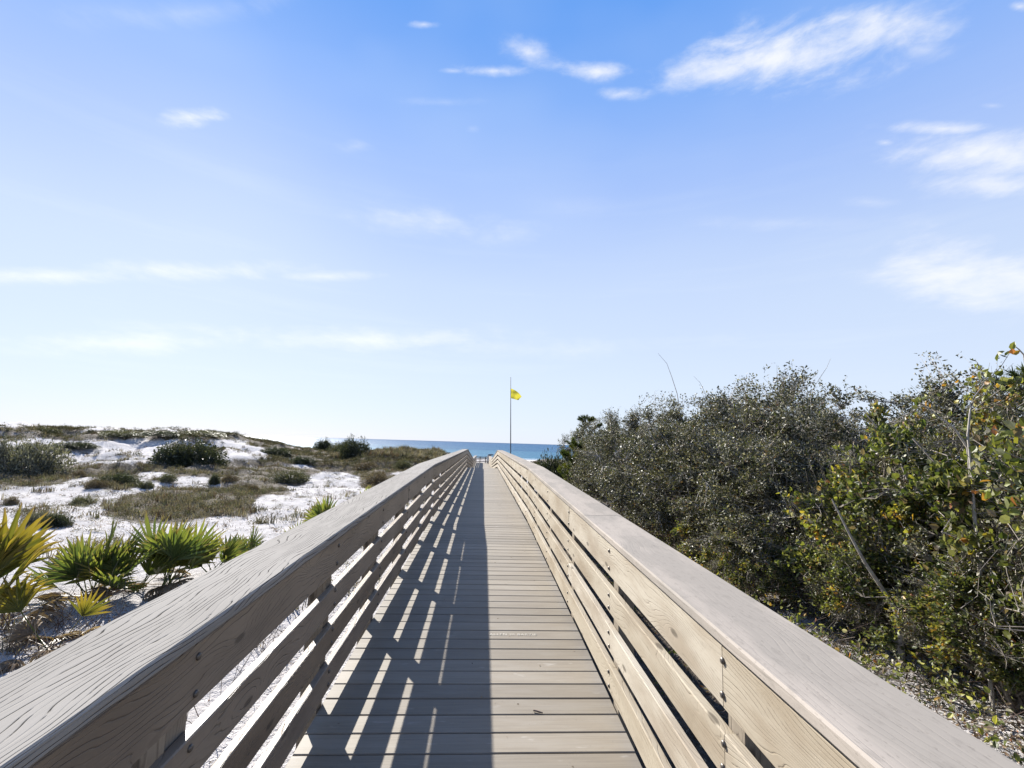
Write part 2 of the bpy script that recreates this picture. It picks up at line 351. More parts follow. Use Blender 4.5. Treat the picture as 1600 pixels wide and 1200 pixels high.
# where the low dune plants grow (ellipses of ground, seen from the walkway)
PATCH = [(230, 735, 170, 12, .9), (40, 748, 70, 12, .95), (180, 755, 45, 11, .9), (330, 745, 120, 14, .65), (310, 785, 130, 24, .95), (250, 800, 90, 20, .7), (400, 770, 60, 18, .7), (450, 745, 70, 16, .8), (400, 722, 70, 10, .7),
         (560, 725, 80, 22, .85), (640, 715, 60, 22, .95), (590, 752, 40, 14, .8), (470, 707, 60, 9, .8), (620, 700, 70, 9, 1.0), (530, 715, 60, 10, .8), (40, 680, 60, 8, .6), (130, 683, 90, 7, .8), (230, 677, 120, 4, .9), (340, 677, 90, 4, .9), (430, 693, 45, 7, .8),
         (65, 808, 45, 14, .4), (130, 780, 20, 8, .4), (150, 815, 60, 14, .25), (30, 725, 60, 20, .8), (90, 715, 30, 8, .5), (840, 735, 60, 22, 1.0), (110, 671, 30, 4, .7), (50, 671, 90, 4, .95), (250, 683, 260, 5, .7), (440, 687, 60, 5, .9), (390, 842, 90, 10, .12), (310, 700, 60, 10, .6), (180, 712, 60, 4, .5)]
CLEARP = [(155, 698, 90, 7), (390, 712, 50, 5), (60, 690, 40, 3), (520, 752, 45, 16), (240, 742, 30, 5), (50, 778, 60, 14), (300, 750, 30, 6), (430, 790, 40, 18), (350, 697, 40, 4)]
def dens(x, y):
    x = np.asarray(x, float); y = np.asarray(y, float)
    px, py, zz = project(np.stack([x, y, ground(x, y)], -1))
    v = np.full(x.shape, .17)
    for cx, cy, rx, ry, d in PATCH:
        q = ((px-cx)/rx)**2+((py-cy)/ry)**2; v = np.maximum(v, d*sstep(1.5, .5, q))
    for cx, cy, rx, ry in CLEARP:
        q = ((px-cx)/rx)**2+((py-cy)/ry)**2; v = v*(1-.85*sstep(1.3, .4, q))
    infront = (zz > 1) & (x < -1.0) & (py > 640) & (px > -60)
    other = .25+.6*(fbm(x*.15, y*.15, 21)-.3)
    return np.clip(np.where(infront, v, np.where(x > 3.0, .75, other)), 0, 1)
def build_ground():
    rr = [.5]
    while rr[-1] < 70: rr.append(rr[-1]*1.017+.012)
    while rr[-1] < 3000: rr.append(rr[-1]*1.10)
    rr = np.array(rr)
    a = np.concatenate([np.linspace(-52, 12, 330, endpoint=False), np.linspace(12, 60, 110, endpoint=False), np.linspace(60, 308, 90, endpoint=False)])
    a = np.radians(a); nA = len(a); R, A = np.meshgrid(rr, a, indexing='ij')
    X = R*np.sin(A); Y = R*np.cos(A); Z = ground(X, Y)
    V = np.stack([X, Y, Z], -1).reshape(-1, 3); n = len(rr)
    i = np.arange(n-1)[:, None]; j = np.arange(nA)[None, :]; j2 = (j+1) % nA
    F = np.stack([i*nA+j, (i+1)*nA+j, (i+1)*nA+j2, i*nA+j2], -1).reshape(-1, 4)[:, ::-1]
    V = np.vstack([V, [[0, 0, float(ground(0.0, 0.01))]]]); c = len(V)-1
    T = np.stack([np.arange(nA), (np.arange(nA)+1) % nA, np.full(nA, c)], -1)[:, ::-1]
    D = dens(V[:, 0], V[:, 1]); x, y = V[:, 0], V[:, 1]
    beach = sstep(66, 84, np.hypot(x, y))
    D = D*(1-beach)
    D = np.where((x > 1.0) & (x < 6) & (y < 24), .36+.20*sstep(5, 10, y)+.75*sstep(2.7, 2.0, x), D)  # litter tone; the strip along the right railing also paints in the shade there
    me = mesh_np('ground', V, [F, T], M['sand'], np.stack([D, D, D], -1), smooth=True)
    tag(link('ground', me), 'white dune sand with grey plant litter', None, None, 'structure')
build_ground()
def build_sea():
    n = 96; rs = [0, 60, 150, 400, 1500, 6000, 30000]
    V = [(0, 0, SEA)]
    for r in rs[1:]: V += [(r*math.sin(2*math.pi*k/n), r*math.cos(2*math.pi*k/n), SEA) for k in range(n)]
    T = np.array([(0, 1+(k+1) % n, 1+k) for k in range(n)])
    Q = []
    for q in range(len(rs)-2):
        for k in range(n): Q.append((1+q*n+k, 1+q*n+(k+1) % n, 1+(q+1)*n+(k+1) % n, 1+(q+1)*n+k))
    tag(link('sea', mesh_np('sea', V, [T, np.array(Q)], M['sea'])), 'blue sea reaching the horizon', None, None, 'structure')
build_sea()

# ------------------------------------------------------------------ boardwalk
PROF = ([-4, 0, 7.6, 24, 39, 60], [-1.606, -1.5, -1.299, -1.299, -2.30, -2.62])
def dz(y): return float(np.interp(y, *PROF))
def plank(name, x0, x1, y0, y1, zb, zt, mat, parent, ch=.004, off=None, cut=0.0015, label=None, wob=0.0):
    """a long board running along the walk; zb/zt = heights above the deck line"""
    off = off or (random.random()*50, random.random()*50)
    cs = [(x0+ch, zb), (x1-ch, zb), (x1, zb+ch), (x1, zt-ch), (x1-ch, zt), (x0+ch, zt), (x0, zt-ch), (x0, zb+ch)]
    ys = [y0+cut]; n = max(1, int((y1-y0)/.7))
    ys = np.linspace(y0+cut, y1-cut, n+1)
    V = []; U = []
    per = [0]
    for k in range(8):
        a, b_ = cs[k], cs[(k+1) % 8]; per.append(per[-1]+math.hypot(a[0]-b_[0], a[1]-b_[1]))
    for q, y in enumerate(ys):
        w = (random.random()-.5)*wob
        for (x, z) in cs: V.append((x+w, y, dz(y)+z))
    F = []; 
    for q in range(n):
        for k in range(8):
            k2 = (k+1) % 8
            F.append((q*8+k, q*8+k2, (q+1)*8+k2, (q+1)*8+k))
            ua, ub = ys[q]+off[0], ys[q+1]+off[0]; va, vb = per[k]+off[1], per[k+1]+off[1]
            U += [(ua, va), (ua, vb), (ub, vb), (ub, va)]
    E = [tuple(range(7, -1, -1)), tuple(range(n*8, n*8+8))]
    U += [(off[0]+cs[k][0]*.2, off[1]+cs[k][1]) for k in range(7, -1, -1)]+[(off[0]+cs[k][0]*.2, off[1]+cs[k][1]) for k in range(8)]
    V = np.array(V); V = V[:, [0, 1, 2]]
    o = link(name, mesh_np(name, V, [np.array(F)[:, ::-1], np.array(E)[:, ::-1]], mat, None, None), parent)
    # uv in reversed loop order
    uvr = []
    nf = len(F)
    for k in range(nf): uvr += U[k*4:k*4+4][::-1]
    base = nf*4; uvr += U[base:base+8][::-1]+U[base+8:base+16][::-1]
    ul = o.data.uv_layers.new(name='UVMap'); ul.data.foreach_set('uv', np.array(uvr, np.float32).ravel())
    if label: o['label'] = label
    return o
def box_mesh(name, dx, dy, dzv, mat, ch=.004):
    """box centred on x,y with top at z=0, chamfered top edges, UV in metres (u along longest)"""
    hx, hy = dx/2, dy/2
    V = [(-hx, -hy, -dzv), (hx, -hy, -dzv), (hx, hy, -dzv), (-hx, hy, -dzv), (-hx, -hy, -ch), (hx, -hy, -ch), (hx, hy, -ch), (-hx, hy, -ch),
         (-hx+ch, -hy+ch, 0), (hx-ch, -hy+ch, 0), (hx-ch, hy-ch, 0), (-hx+ch, hy-ch, 0)]
    F = [(3, 2, 1, 0), (0, 1, 5, 4), (1, 2, 6, 5), (2, 3, 7, 6), (3, 0, 4, 7), (4, 5, 9, 8), (5, 6, 10, 9), (6, 7, 11, 10), (7, 4, 8, 11), (8, 9, 10, 11)]
    uv = []
    for f in F:
        for i in f:
            x, y, z = V[i]; uv.append((z, x+y) if dzv > max(dx, dy) else (x, y+z))
    return mesh_np(name, V, np.array(F), mat, None, uv)

walk = empty('boardwalk', (0, 0, -1.5)); tag(walk, 'long grey plank boardwalk ramping up and over the dunes to the sea', 'boardwalk')
XL, XR = -.785, .747          # inner faces of the side boards
PITCHB = .1475
bm_ = box_mesh('deck_board', XR-XL+.062, .139, .025, M['deck'], .0035)
y = -1.9; k = 0; seam = None
ys_near = []
while y < 24: ys_near.append(y); y += PITCHB
shift = 3.605-min(ys_near, key=lambda q: abs(q-3.605))       # the lettered board sits at 3.605 m
xc = (XL+XR)/2
far_boards = []
def deck_board(yc):
    o = link('deck_board', bm_, walk); slope = math.atan2(dz(yc+.05)-dz(yc-.05), .1)
    o.location = (xc+random.uniform(-.001, .001), yc, dz(yc)+1.5+random.uniform(-.0008, .0008)); o.rotation_euler = (slope, 0, random.uniform(-.0008, .0008))
    return o
letter_board = None
yy = -1.9+shift
cnt = 0
while yy < 59.95:
    if cnt < 292:
        o = deck_board(yy)
        if abs(yy-3.605) < .02: letter_board = o; o['label'] = 'deck board with pale lettering pressed into it'
    else: far_boards.append(yy)
    cnt += 1; yy += PITCHB
# boards beyond the countable ones
vb = np.array([v.co for v in bm_.vertices]); fb = [tuple(p.vertices) for p in bm_.polygons]
VV = []; FF = []
for i, yc in enumerate(far_boards):
    q = vb.copy(); q[:, 0] += xc; q[:, 1] += yc; q[:, 2] += [dz(t) for t in q[:, 1]]; q[:, 2] += 1.5
    VV.append(q); FF += [tuple(a+i*len(vb) for a in f) for f in fb]
o = link('far_deck_boards', mesh_np('far_deck_boards', np.vstack(VV), np.array(FF), M['deck']), walk); o['kind'] = 'stuff'
# stringers and joists
for (a, b2) in ((-2, 7.6), (7.6, 24), (24, 39), (39, 60)):
    for x in (XL+.03, xc, XR-.03):
        o = plank('stringer', x-.022, x+.022, a, b2, -.235, -.0265, M['joist'], walk); o.location.z = 1.5
# lettering
fc = bpy.data.curves.new('lettering', 'FONT'); fc.body = 'ALLEN III BARZIE'; fc.size = .047; fc.extrude = .0009; fc.align_x = 'LEFT'; fc.space_character = 1.25; fc.offset = .0006
to = bpy.data.objects.new('lettering_tmp', fc); COL.objects.link(to); dg = bpy.context.evaluated_depsgraph_get()
tm = bpy.data.meshes.new_from_object(to.evaluated_get(dg)); bpy.data.objects.remove(to)
tm.materials.clear(); tm.materials.append(M['letters'])
wd = max(v.co.x for v in tm.vertices)
for v in tm.vertices: v.co.x *= .35/wd
lo = link('lettering', tm, letter_board); lo.location = (.098-xc, -.014, .0012)

def bolt_mesh():
    V = []; F = []
    for (r, h) in ((.0105, 0), (.0105, .003), (.008, .006), (.004, .0075)):
        V += [(h, r*math.cos(t*math.pi/5), r*math.sin(t*math.pi/5)) for t in range(10)]
    for q in range(3):
        for t in range(10): F.append((q*10+t, q*10+(t+1) % 10, (q+1)*10+(t+1) % 10, (q+1)*10+t))
    return mesh_np('bolt', V, [np.array(F), np.array([tuple(range(30, 40))])], M['bolt'], smooth=True)
BOLT = bolt_mesh()
BH = [(.078, .213), (.291, .417), (.494, .622), (.693, .872)]
def railing(side):
    left = side < 0
    root = empty('railing', (XL if left else XR, 0, -1.5))
    if left: tag(root, 'left side railing in shade, with deeply cracked weathered grey top board', 'railing')
    else: tag(root, 'right side railing with sunlit pale yellow boards and smooth top board', 'railing')
    base = Vector(root.location)
    def fix(o): o.location = -base; return o
    xi = XL if left else XR; s = -1 if left else 1
    posts = [-1.1, .18, 1.45, 2.72, 3.88, 5.15, 6.48]+[7.82+1.32*k for k in range(40)] if left else [-1.1, .17, 1.45, 2.71, 3.98, 5.28, 6.55]+[7.85+1.32*k for k in range(40)]
    posts = [p for p in posts if p < 60]
    def plk(name, xa, xb, y0, y1, a, b_, mat, **kw):
        o = fix(plank(name, min(xa, xb), max(xa, xb), y0, y1, a, b_, mat, root, **kw)); return o
    cuts = [-1.8, .17 if left else 1.45] + [5.15 if left else 3.98, 7.6, 12.0, 16.0, 20.0, 24.0, 31.5, 39.0, 46.0, 53.0, 59.9]
    capm = M['cap_left'] if left else M['cap_right']
    capc = [-1.8, 6.05, 7.6, 12.4, 17.6, 24, 31.5, 39, 46, 53, 60.0] if left else [-1.8, 3.3, 7.6, 12.0, 18.0, 24, 31.5, 39, 46, 53, 60.0]
    for a, b_ in zip(capc[:-1], capc[1:]):
        c = plk('top_board', xi-s*.022, xi+s*.254, a, b_, .888+random.uniform(0, .001), .926+random.uniform(-.001, .001), capm, ch=.006)
        c.location.x += random.uniform(-.002, .002)
    for h, (a0, a1) in enumerate(BH):
        rows = [-1.8]+[c+(1.32 if (h % 2) and c > 8 else 0) for c in cuts[1:-1] if c not in (7.6, 24.0, 39.0)]+[7.6, 24.0, 39.0, 59.9]
        rows = sorted(set(rows))
        for a, b_ in zip(rows[:-1], rows[1:]):
            if b_-a < .3: continue
            j = random.uniform(-.003, .003)
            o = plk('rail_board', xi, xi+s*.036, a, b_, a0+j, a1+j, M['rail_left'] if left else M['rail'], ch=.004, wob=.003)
            if left is False and random.random() < .3: o.location.x += s*.001
    for n, p in enumerate(posts):
        g = float(ground(xi+s*.08, p)); top = dz(p)+.882
        me = box_mesh('post', .089, .089, top-g+.3, M['post'], .003)
        o = link('post', me, root); o.location = Vector((xi+s*(.038+.0455), p, top))-base
        if 0 < p < 17:
            for (a0, a1) in BH:
                mid = (a0+a1)/2; d = (a1-a0)*.27
                for q in (-d, d):
                    bo = link('bolt', BOLT, root); bo.location = Vector((xi-s*.0002, p+random.uniform(-.008, .008), dz(p)+mid+q+random.uniform(-.004, .004)))-base
                    bo.rotation_euler = (random.uniform(0, 1), 0, 0 if left else math.pi)
    return root
railing(-1); railing(1)

# cross fence where the walk ends, and the pale box beside it
cf = empty('cross_railing', (0, 60.3, dz(60))); tag(cf, 'low grey cross railing closing the far end of the boardwalk', 'railing')
def simple_box(name, parent, mat, cx, cy, cz, dx, dy, dzz):
    me = box_mesh(name, dx, dy, dzz, mat, .006); o = link(name, me, parent); o.location = (cx, cy, cz); return o
for x in (-1.05, -.35, .35, 1.0): simple_box('post', cf, M['post'], x, 0, .80, .10, .10, 1.9)
for z in (.78, .60, .42, .22): simple_box('rail', cf, M['post'], 0, -.08, z, 2.2, .04, .11)
pl = empty('landing', (.1, 62, dz(60)-.02)); 
tag(pl, 'small wooden landing beyond the far cross railing', 'landing')
for k in range(16): simple_box('plank', pl, M['deck'], 0, -1.9+k*.147+.1, 0, 2.6, .14, .04)
for x in (-1.2, 1.2):
    for y2 in (-1.4, .4): simple_box('leg', pl, M['post'], x, y2, -.05, .12, .12, 1.6)
bx = empty('storage_box', (.78, 58.5, dz(58.5))); tag(bx, 'pale upright box with dark flat lid at the far end of the boardwalk', 'box')
simple_box('body', bx, M['far_wood'], 0, 0, .98, .52, .45, .98)
simple_box('lid', bx, M['darkbox'], .20, 0, 1.14, .62, .5, .14)
simple_box('panel', bx, M['white'], -.10, -.235, .9, .30, .02, .6)

# ------------------------------------------------------------------ flag
def flagpole():
    d = ray(799, 700); D = 46.0; P = d*(D/d[1]); g = float(ground(P[0], P[1]))
    top = ray(798, 589); top = top*(D/top[1]); base = Vector((P[0], D, g)); h = top[2]-g; lean = top[0]-P[0]
    f = empty('flagpole', base); tag(f, 'tall thin grey flagpole standing beside the far end of the boardwalk', 'flagpole')
    V = []; F = []
    for q, t in enumerate((0, .5, 1)):
        r = .06-.035*t
        V += [(lean*t*(1 if 1 else 0)+r*math.cos(a*math.pi/4), r*math.sin(a*math.pi/4), h*t) for a in range(8)]
    for q in range(2):
        for a in range(8): F.append((q*8+a, q*8+(a+1) % 8, q*8+8+(a+1) % 8, q*8+8+a))
    link('pole', mesh_np('pole', V, [np.array(F), np.array([tuple(range(16, 24))])], M['pole'], smooth=True), f)
    # flag: flying to the right, drooping
    a = ray(799, 607); z0 = a[2]*(D/a[1])-g; b2 = ray(799, 622); z1 = b2[2]*(D/b2[1])-g
    nu, nv = 14, 8; W = 1.12; V = []; 
    for i in range(nu+1):
        for j in range(nv+1):
            u, v = i/nu, j/nv
            zt = z0-(.10+.62*u)*u*.95-.10*u; zb_ = z1-.36*u+.18*u*u
            zz = zt*(1-v)+zb_*v; x = lean*.9+.03+W*u*(1-.30*v*u)-.02*math.sin(3*v)
            yv = .12*math.sin(u*7+v*2.6)*(.3+u)+.07*math.sin(v*9+u*3)
            V.append((x, yv, zz))
    F = np.array([(i*(nv+1)+j, (i+1)*(nv+1)+j, (i+1)*(nv+1)+j+1, i*(nv+1)+j+1) for i in range(nu) for j in range(nv)])
    me = mesh_np('flag', V, F, M['flag'], np.tile([[.34, .31, .06]], (len(V), 1)), smooth=True)
    o = link('flag', me, f); o['label'] = 'yellow flag drooping to the right'
flagpole()

# ------------------------------------------------------------------ plant builders
def tubes(P, R, sides=3):
    """P (n,k,3) polylines, R (n,k) radii -> V,F"""
    n, k, _ = P.shape
    T = np.gradient(P, axis=1); T /= np.linalg.norm(T, axis=2, keepdims=True)+1e-9
    ref = np.where(np.abs(T[..., 2:3]) > .9, np.array([1., 0, 0]), np.array([0, 0, 1.]))
    A = np.cross(T, ref); A /= np.linalg.norm(A, axis=2, keepdims=True)+1e-9; B = np.cross(T, A)
    ang = np.arange(sides)*2*np.pi/sides
    V = P[:, :, None, :]+R[:, :, None, None]*(A[:, :, None, :]*np.cos(ang)[None, None, :, None]+B[:, :, None, :]*np.sin(ang)[None, None, :, None])
    idx = np.arange(n*k*sides).reshape(n, k, sides)
    a = idx[:, :-1]; b = idx[:, 1:]; F = np.stack([a, np.roll(a, -1, 2), np.roll(b, -1, 2), b], -1).reshape(-1, 4)
    return V.reshape(-1, 3), F
def bend(a, b, k, rg, amp):
    t = np.linspace(0, 1, k)[None, :, None]; P = a[:, None, :]*(1-t)+b[:, None, :]*t
    L = np.linalg.norm(b-a, axis=1)[:, None, None]
    off = rg.normal(size=(len(a), k, 3))*amp*L; off[:, 0] = 0; off[:, -1] = 0
    off = off+np.sin(t*np.pi)*rg.normal(size=(len(a), 1, 3))*amp*1.2*L
    return P+off
def leaves(pos, dirn, L, W, rg, fold=.25, six=False):
    """pos (n,3), dirn (n,3): folded leaf blades. returns V,F,verts per leaf"""
    n = len(pos); d = dirn/(np.linalg.norm(dirn, axis=1, keepdims=True)+1e-9)
    r = rg.normal(size=(n, 3)); s = np.cross(d, r); s /= np.linalg.norm(s, axis=1, keepdims=True)+1e-9; u = np.cross(s, d)
    L = L[:, None]; W = W[:, None]
    if six:
        p0 = pos; p5 = pos+d*L+u*L*.10*rg.normal(size=(n, 1))
        a1 = pos+d*L*.30+s*W*.5-u*W*fold; a2 = pos+d*L*.68+s*W*.42-u*W*fold; b1 = pos+d*L*.30-s*W*.5-u*W*fold; b2 = pos+d*L*.68-s*W*.42-u*W*fold
        m1 = pos+d*L*.5
        V = np.stack([p0, a1, a2, p5, b2, b1, m1], 1); o = np.arange(n)[:, None]*7
        F = np.concatenate([o+np.array([[0, 1, 2, 6]]), o+np.array([[6, 2, 3, 3]])[:, :4], ], 0)
        Q = np.concatenate([o+np.array([[0, 1, 2, 6]]), o+np.array([[0, 6, 4, 5]])], 0); T = np.concatenate([o+np.array([[6, 2, 3]]), o+np.array([[6, 3, 4]])], 0)
        return V.reshape(-1, 3), [Q, T], 7
    a = pos+d*L*.5+s*W*.5-u*W*fold; b = pos+d*L*.5-s*W*.5-u*W*fold; tip = pos+d*L
    V = np.stack([pos, a, tip, b], 1).reshape(-1, 3); o = np.arange(n)[:, None]*4
    return V, [np.concatenate([o+np.array([[0, 1, 2]]), o+np.array([[0, 2, 3]])], 0)], 4
def pick_cols(n, pal, rg):
    w = np.array([p[0] for p in pal], float); w /= w.sum(); c = np.array([p[1] for p in pal])
    i = rg.choice(len(pal), n, p=w); return c[i]*rg.uniform(.7, 1.3, (n, 1))
OAK = [(5, (.052, .054, .030)), (5, (.085, .083, .052)), (3.0, (.14, .132, .095)), (2.2, (.30, .28, .22)), (1.2, (.085, .10, .028)), (.8, (.13, .08, .045)), (3, (.024, .028, .016))]
BROAD = [(6, (.085, .10, .028)), (6, (.15, .165, .042)), (2, (.045, .056, .02)), (2.6, (.27, .26, .05)), (.8, (.34, .21, .04)), (.35, (.30, .12, .045)), (2.2, (.15, .115, .075)), (2.0, (.28, .26, .19)), (3, (.16, .165, .08))]
def shrub_meshes(seed, H, R, n_stem=6, n_sec=90, n_twig=1500, n_leaf=20000, ll=.038, lw=.017, pal=OAK, six=False, mat='leaf', low=.12, lean=(0, 0), shoots=30, clump=.09):
    rg = np.random.default_rng(seed)
    def crown_pts(n, shell=2.6):
        az = rg.uniform(0, 2*np.pi, n); s = rg.uniform(-.25, 1, n); c = np.sqrt(1-np.clip(s, -1, 1)**2)
        lob = 1+.22*np.sin(az*3+seed)+.13*np.sin(az*5+s*6+seed*2)
        rr = rg.random(n)**(1/shell)*lob
        return np.stack([R*rr*c*np.cos(az)+lean[0], R*rr*c*np.sin(az)+lean[1], H*(low+.30)+H*(1-low-.30)*rr*s*np.where(s > 0, 1, 1.1)], -1)
    base = np.stack([rg.normal(0, .16, n_stem), rg.normal(0, .16, n_stem), np.full(n_stem, -.15)], -1)
    tips = crown_pts(n_stem, 1.4); tips[:, 2] = np.maximum(tips[:, 2], H*.55)
    S = bend(base, tips, 9, rg, .02); r0 = rg.uniform(.022, .045, n_stem); SR = r0[:, None]*np.linspace(1, .3, 9)[None]
    si = rg.integers(0, n_stem, n_sec); sk = rg.integers(2, 8, n_sec); a = S[si, sk]; b = crown_pts(n_sec, 2.0)
    v = b-a; Ld = np.linalg.norm(v, axis=1, keepdims=True); b = a+v*np.minimum(1, 1.9/Ld)
    B = bend(a, b, 7, rg, .028); BR = np.linspace(1, .28, 7)[None]*rg.uniform(.008, .016, n_sec)[:, None]
    nc = max(40, n_twig//14); cen = crown_pts(nc, 3.0); c = cen[rg.integers(0, nc, n_twig)]+rg.normal(0, .13*R/1.75, (n_twig, 3)); c[:, 2] = np.maximum(c[:, 2], .10+.45*rg.random(n_twig) if six or low > .1 else .05); allp = B[:, 1:].reshape(-1, 3); 
    near = np.empty(n_twig, int)
    for q in range(0, n_twig, 400):
        dd = ((c[q:q+400, None, :]-allp[None])**2).sum(-1); near[q:q+400] = dd.argmin(1)
    a2 = allp[near]; TW = bend(a2, c, 4, rg, .05); TR = np.linspace(1, .4, 4)[None]*rg.uniform(.0028, .0055, n_twig)[:, None]
    ns = shoots; az = rg.uniform(0, 2*np.pi, ns); t0 = crown_pts(ns, 9); t0[:, 2] = np.maximum(t0[:, 2], H*.72); t1 = t0+np.stack([np.cos(az)*.12, np.sin(az)*.12, rg.uniform(.12, .42, ns)], -1)
    SH = bend(t0, t1, 4, rg, .06); SHR = np.linspace(1, .3, 4)[None]*np.full((ns, 1), .003)
    V1, F1 = tubes(S, SR, 6); V2, F2 = tubes(B, BR, 4); V3, F3 = tubes(TW, TR, 3); V4, F4 = tubes(SH, SHR, 3)
    V = np.vstack([V1, V2, V3, V4]); F = np.vstack([F1, F2+len(V1), F3+len(V1)+len(V2), F4+len(V1)+len(V2)+len(V3)])
    wood_ = mesh_np('branches', V, F, M['bark'] if low < .1 else M['bark_dark'])
    # leaves along outer part of twigs, in small tufts
    ti = rg.integers(0, n_twig, n_leaf); f = rg.uniform(1.0, 3.0, n_leaf); k0 = np.minimum(f.astype(int), 2); fr = (f-k0)[:, None]
    P = TW[ti, k0]*(1-fr)+TW[ti, k0+1]*fr; P = P+rg.normal(0, clump*.35, (n_leaf, 3))
    nsl = ns*7; si2 = rg.integers(0, ns, nsl); P2 = SH[si2, rg.integers(1, 4, nsl)]+rg.normal(0, .015, (nsl, 3)); P = np.vstack([P, P2])
    out = P-np.array([lean[0], lean[1], H*.35]); out /= np.linalg.norm(out, axis=1, keepdims=True)+1e-9
    D = out*.5+rg.normal(0, .75, P.shape)+np.array([0, 0, .25]); n = len(P)
    LL = ll*rg.uniform(.6, 1.3, n); LW = lw*rg.uniform(.7, 1.3, n)
    V, F, per = leaves(P, D, LL, LW, rg, .22, six)
    cc = pick_cols(n, pal, rg)
    if six:      # turned leaves sit together on the same twigs
        hot = fbm(P[:, 0]*2.2+P[:, 2]*1.3, P[:, 1]*2.2+P[:, 2]*1.7, seed % 50); bright = cc[:, 0] > .22; swap = bright & (hot < .50); cc[swap] = np.array([.05, .07, .018])*rg.uniform(.6, 1.4, (int(swap.sum()), 1))
        more = (hot > .62) & (rg.random(n) < .40); cc[more] = np.array([[.32, .26, .045], [.32, .17, .04], [.22, .23, .05]])[rg.integers(3, size=int(more.sum()))]
    crown = mesh_np('crown', V, F, M[mat], np.repeat(cc, per, 0), smooth=False)
    return wood_, crown
def plant(name, meshes, names, loc, rz, sc, label, cat, group=None):
    e = empty(name, loc, rz); e.scale = sc if isinstance(sc, tuple) else (sc, sc, sc); tag(e, label, cat, group)
    for me, nm in zip(meshes, names): link(nm, me, e)
    return e

# ------------------------------------------------------------------ the oak thicket on the right
oakv = [shrub_meshes(100+i, 3.4, 1.75, n_leaf=46000, n_sec=110, n_twig=2600, ll=.062, lw=.028, low=.0, clump=.10, shoots=26) for i in range(4)]
OAKS = [  # x, y, scale xy, scale z, variant, label
    (5.5, 21.6, 1.0, .96, 0, 'scrub oak at the seaward end of the thicket, just right of the small pine'),
    (5.5, 19.0, 1.1, .98, 1, 'grey scrub oak second from the seaward end of the thicket, with a bumpy low crown'),
    (5.1, 16.2, 1.1, .95, 2, 'grey scrub oak in the farther half of the thicket, under the short bare twig'),
    (5.2, 13.6, 1.15, .97, 3, 'grey scrub oak in the thicket with the long curved bare shoot above it'),
    (4.95, 10.9, 1.1, .94, 0, 'grey scrub oak with a slim trunk standing in pale litter near the top board'),
    (6.6, 10.2, 1.35, 1.13, 1, 'tall rounded grey scrub oak making the middle hump of the thicket skyline'),
    (5.3, 8.5, 1.0, .86, 2, 'grey scrub oak just left of the yellow and orange leaved shrubs'),
    (8.8, 13.0, 1.5, 1.12, 3, 'scrub oak behind the middle hump of the thicket, seen only through its gaps'),
    (7.6, 17.0, 1.4, 1.03, 0, 'scrub oak in the second row of the far thicket, behind the bumpy crown'),
    (7.9, 7.4, 1.15, .98, 3, 'scrub oak behind the orange leaved shrub, below the notch in the skyline'),
    (8.3, 4.9, 1.2, 1.05, 1, 'scrub oak behind the greenest shrub at the right edge of the view'),
    (7.6, 2.6, 1.1, 1.0, 2, 'scrub oak at the right border of the view, behind the nearest green shrub'),
    (8.2, 21.5, 1.4, .98, 2, 'scrub oak in the second row at the seaward end of the thicket'),
    (7.4, 8.7, 1.15, .99, 0, 'scrub oak filling the skyline between the middle hump and the broad leaved shrubs'),
    (7.0, 13.0, 1.2, 1.05, 0, 'scrub oak in the second row, filling the skyline right of the long curved bare shoot'),
]
for x, y, s, sz, v, lab in OAKS:
    plant('scrub_oak', oakv[v], ('trunk', 'crown'), (x, y, float(ground(x, y))), random.uniform(0, 6.28), (s, s, sz), lab, 'tree', 'scrub oaks in the thicket beside the boardwalk')
brv = [shrub_meshes(300+i, 2.9, 1.5, n_stem=7, n_sec=90, n_twig=1100, n_leaf=13000, ll=.078, lw=.054, pal=BROAD, six=True, mat='broad', shoots=12, clump=.09, low=.11) for i in range(2)]
filler = [shrub_meshes(320, 2.9, 1.5, n_stem=7, n_sec=80, n_twig=1500, n_leaf=17000, ll=.040, lw=.018, pal=OAK, shoots=10, low=.11)]
BRS = [(6.0, 6.1, .90, .98, 0, 'broad leaved shrub with scattered orange and yellow leaves in the right of the thicket', None),
       (5.6, 4.4, .92, 1.02, 1, 'green broad leaved shrub with yellow leaves at its top, near the right edge', None),
       (5.3, 2.8, .95, 1.03, 0, 'nearest dark green broad leaved shrub, cut by the right edge of the view', None),
       (4.3, 7.3, .42, .40, 1, 'low broad leaved shrub with a few bright yellow leaves in front of the grey oaks', None)]
BRS += [(4.95, 5.9, .56, .47, 1, 'knee high yellow green shrub with orange leaves at the leaning grey trunk', None),
        (4.95, 4.2, .54, .43, 0, 'low tangled green shrub right of the leaning grey trunk, under taller ones', None),
        (5.0, 9.0, .60, .50, 1, 'low tan and green shrub under the grey oaks, left of the leaning trunk', None)]
for x, y, s, sz, v, lab, g in BRS:
    e = plant('broadleaf_shrub', brv[v], ('branches', 'crown'), (x, y, float(ground(x, y))), random.uniform(0, 6.28), (s, s, sz), lab, 'shrub', 'broad leaved shrubs at the near end of the thicket')
    link('inner_twigs', filler[0][0], e); link('small_leaves', filler[0][1], e)
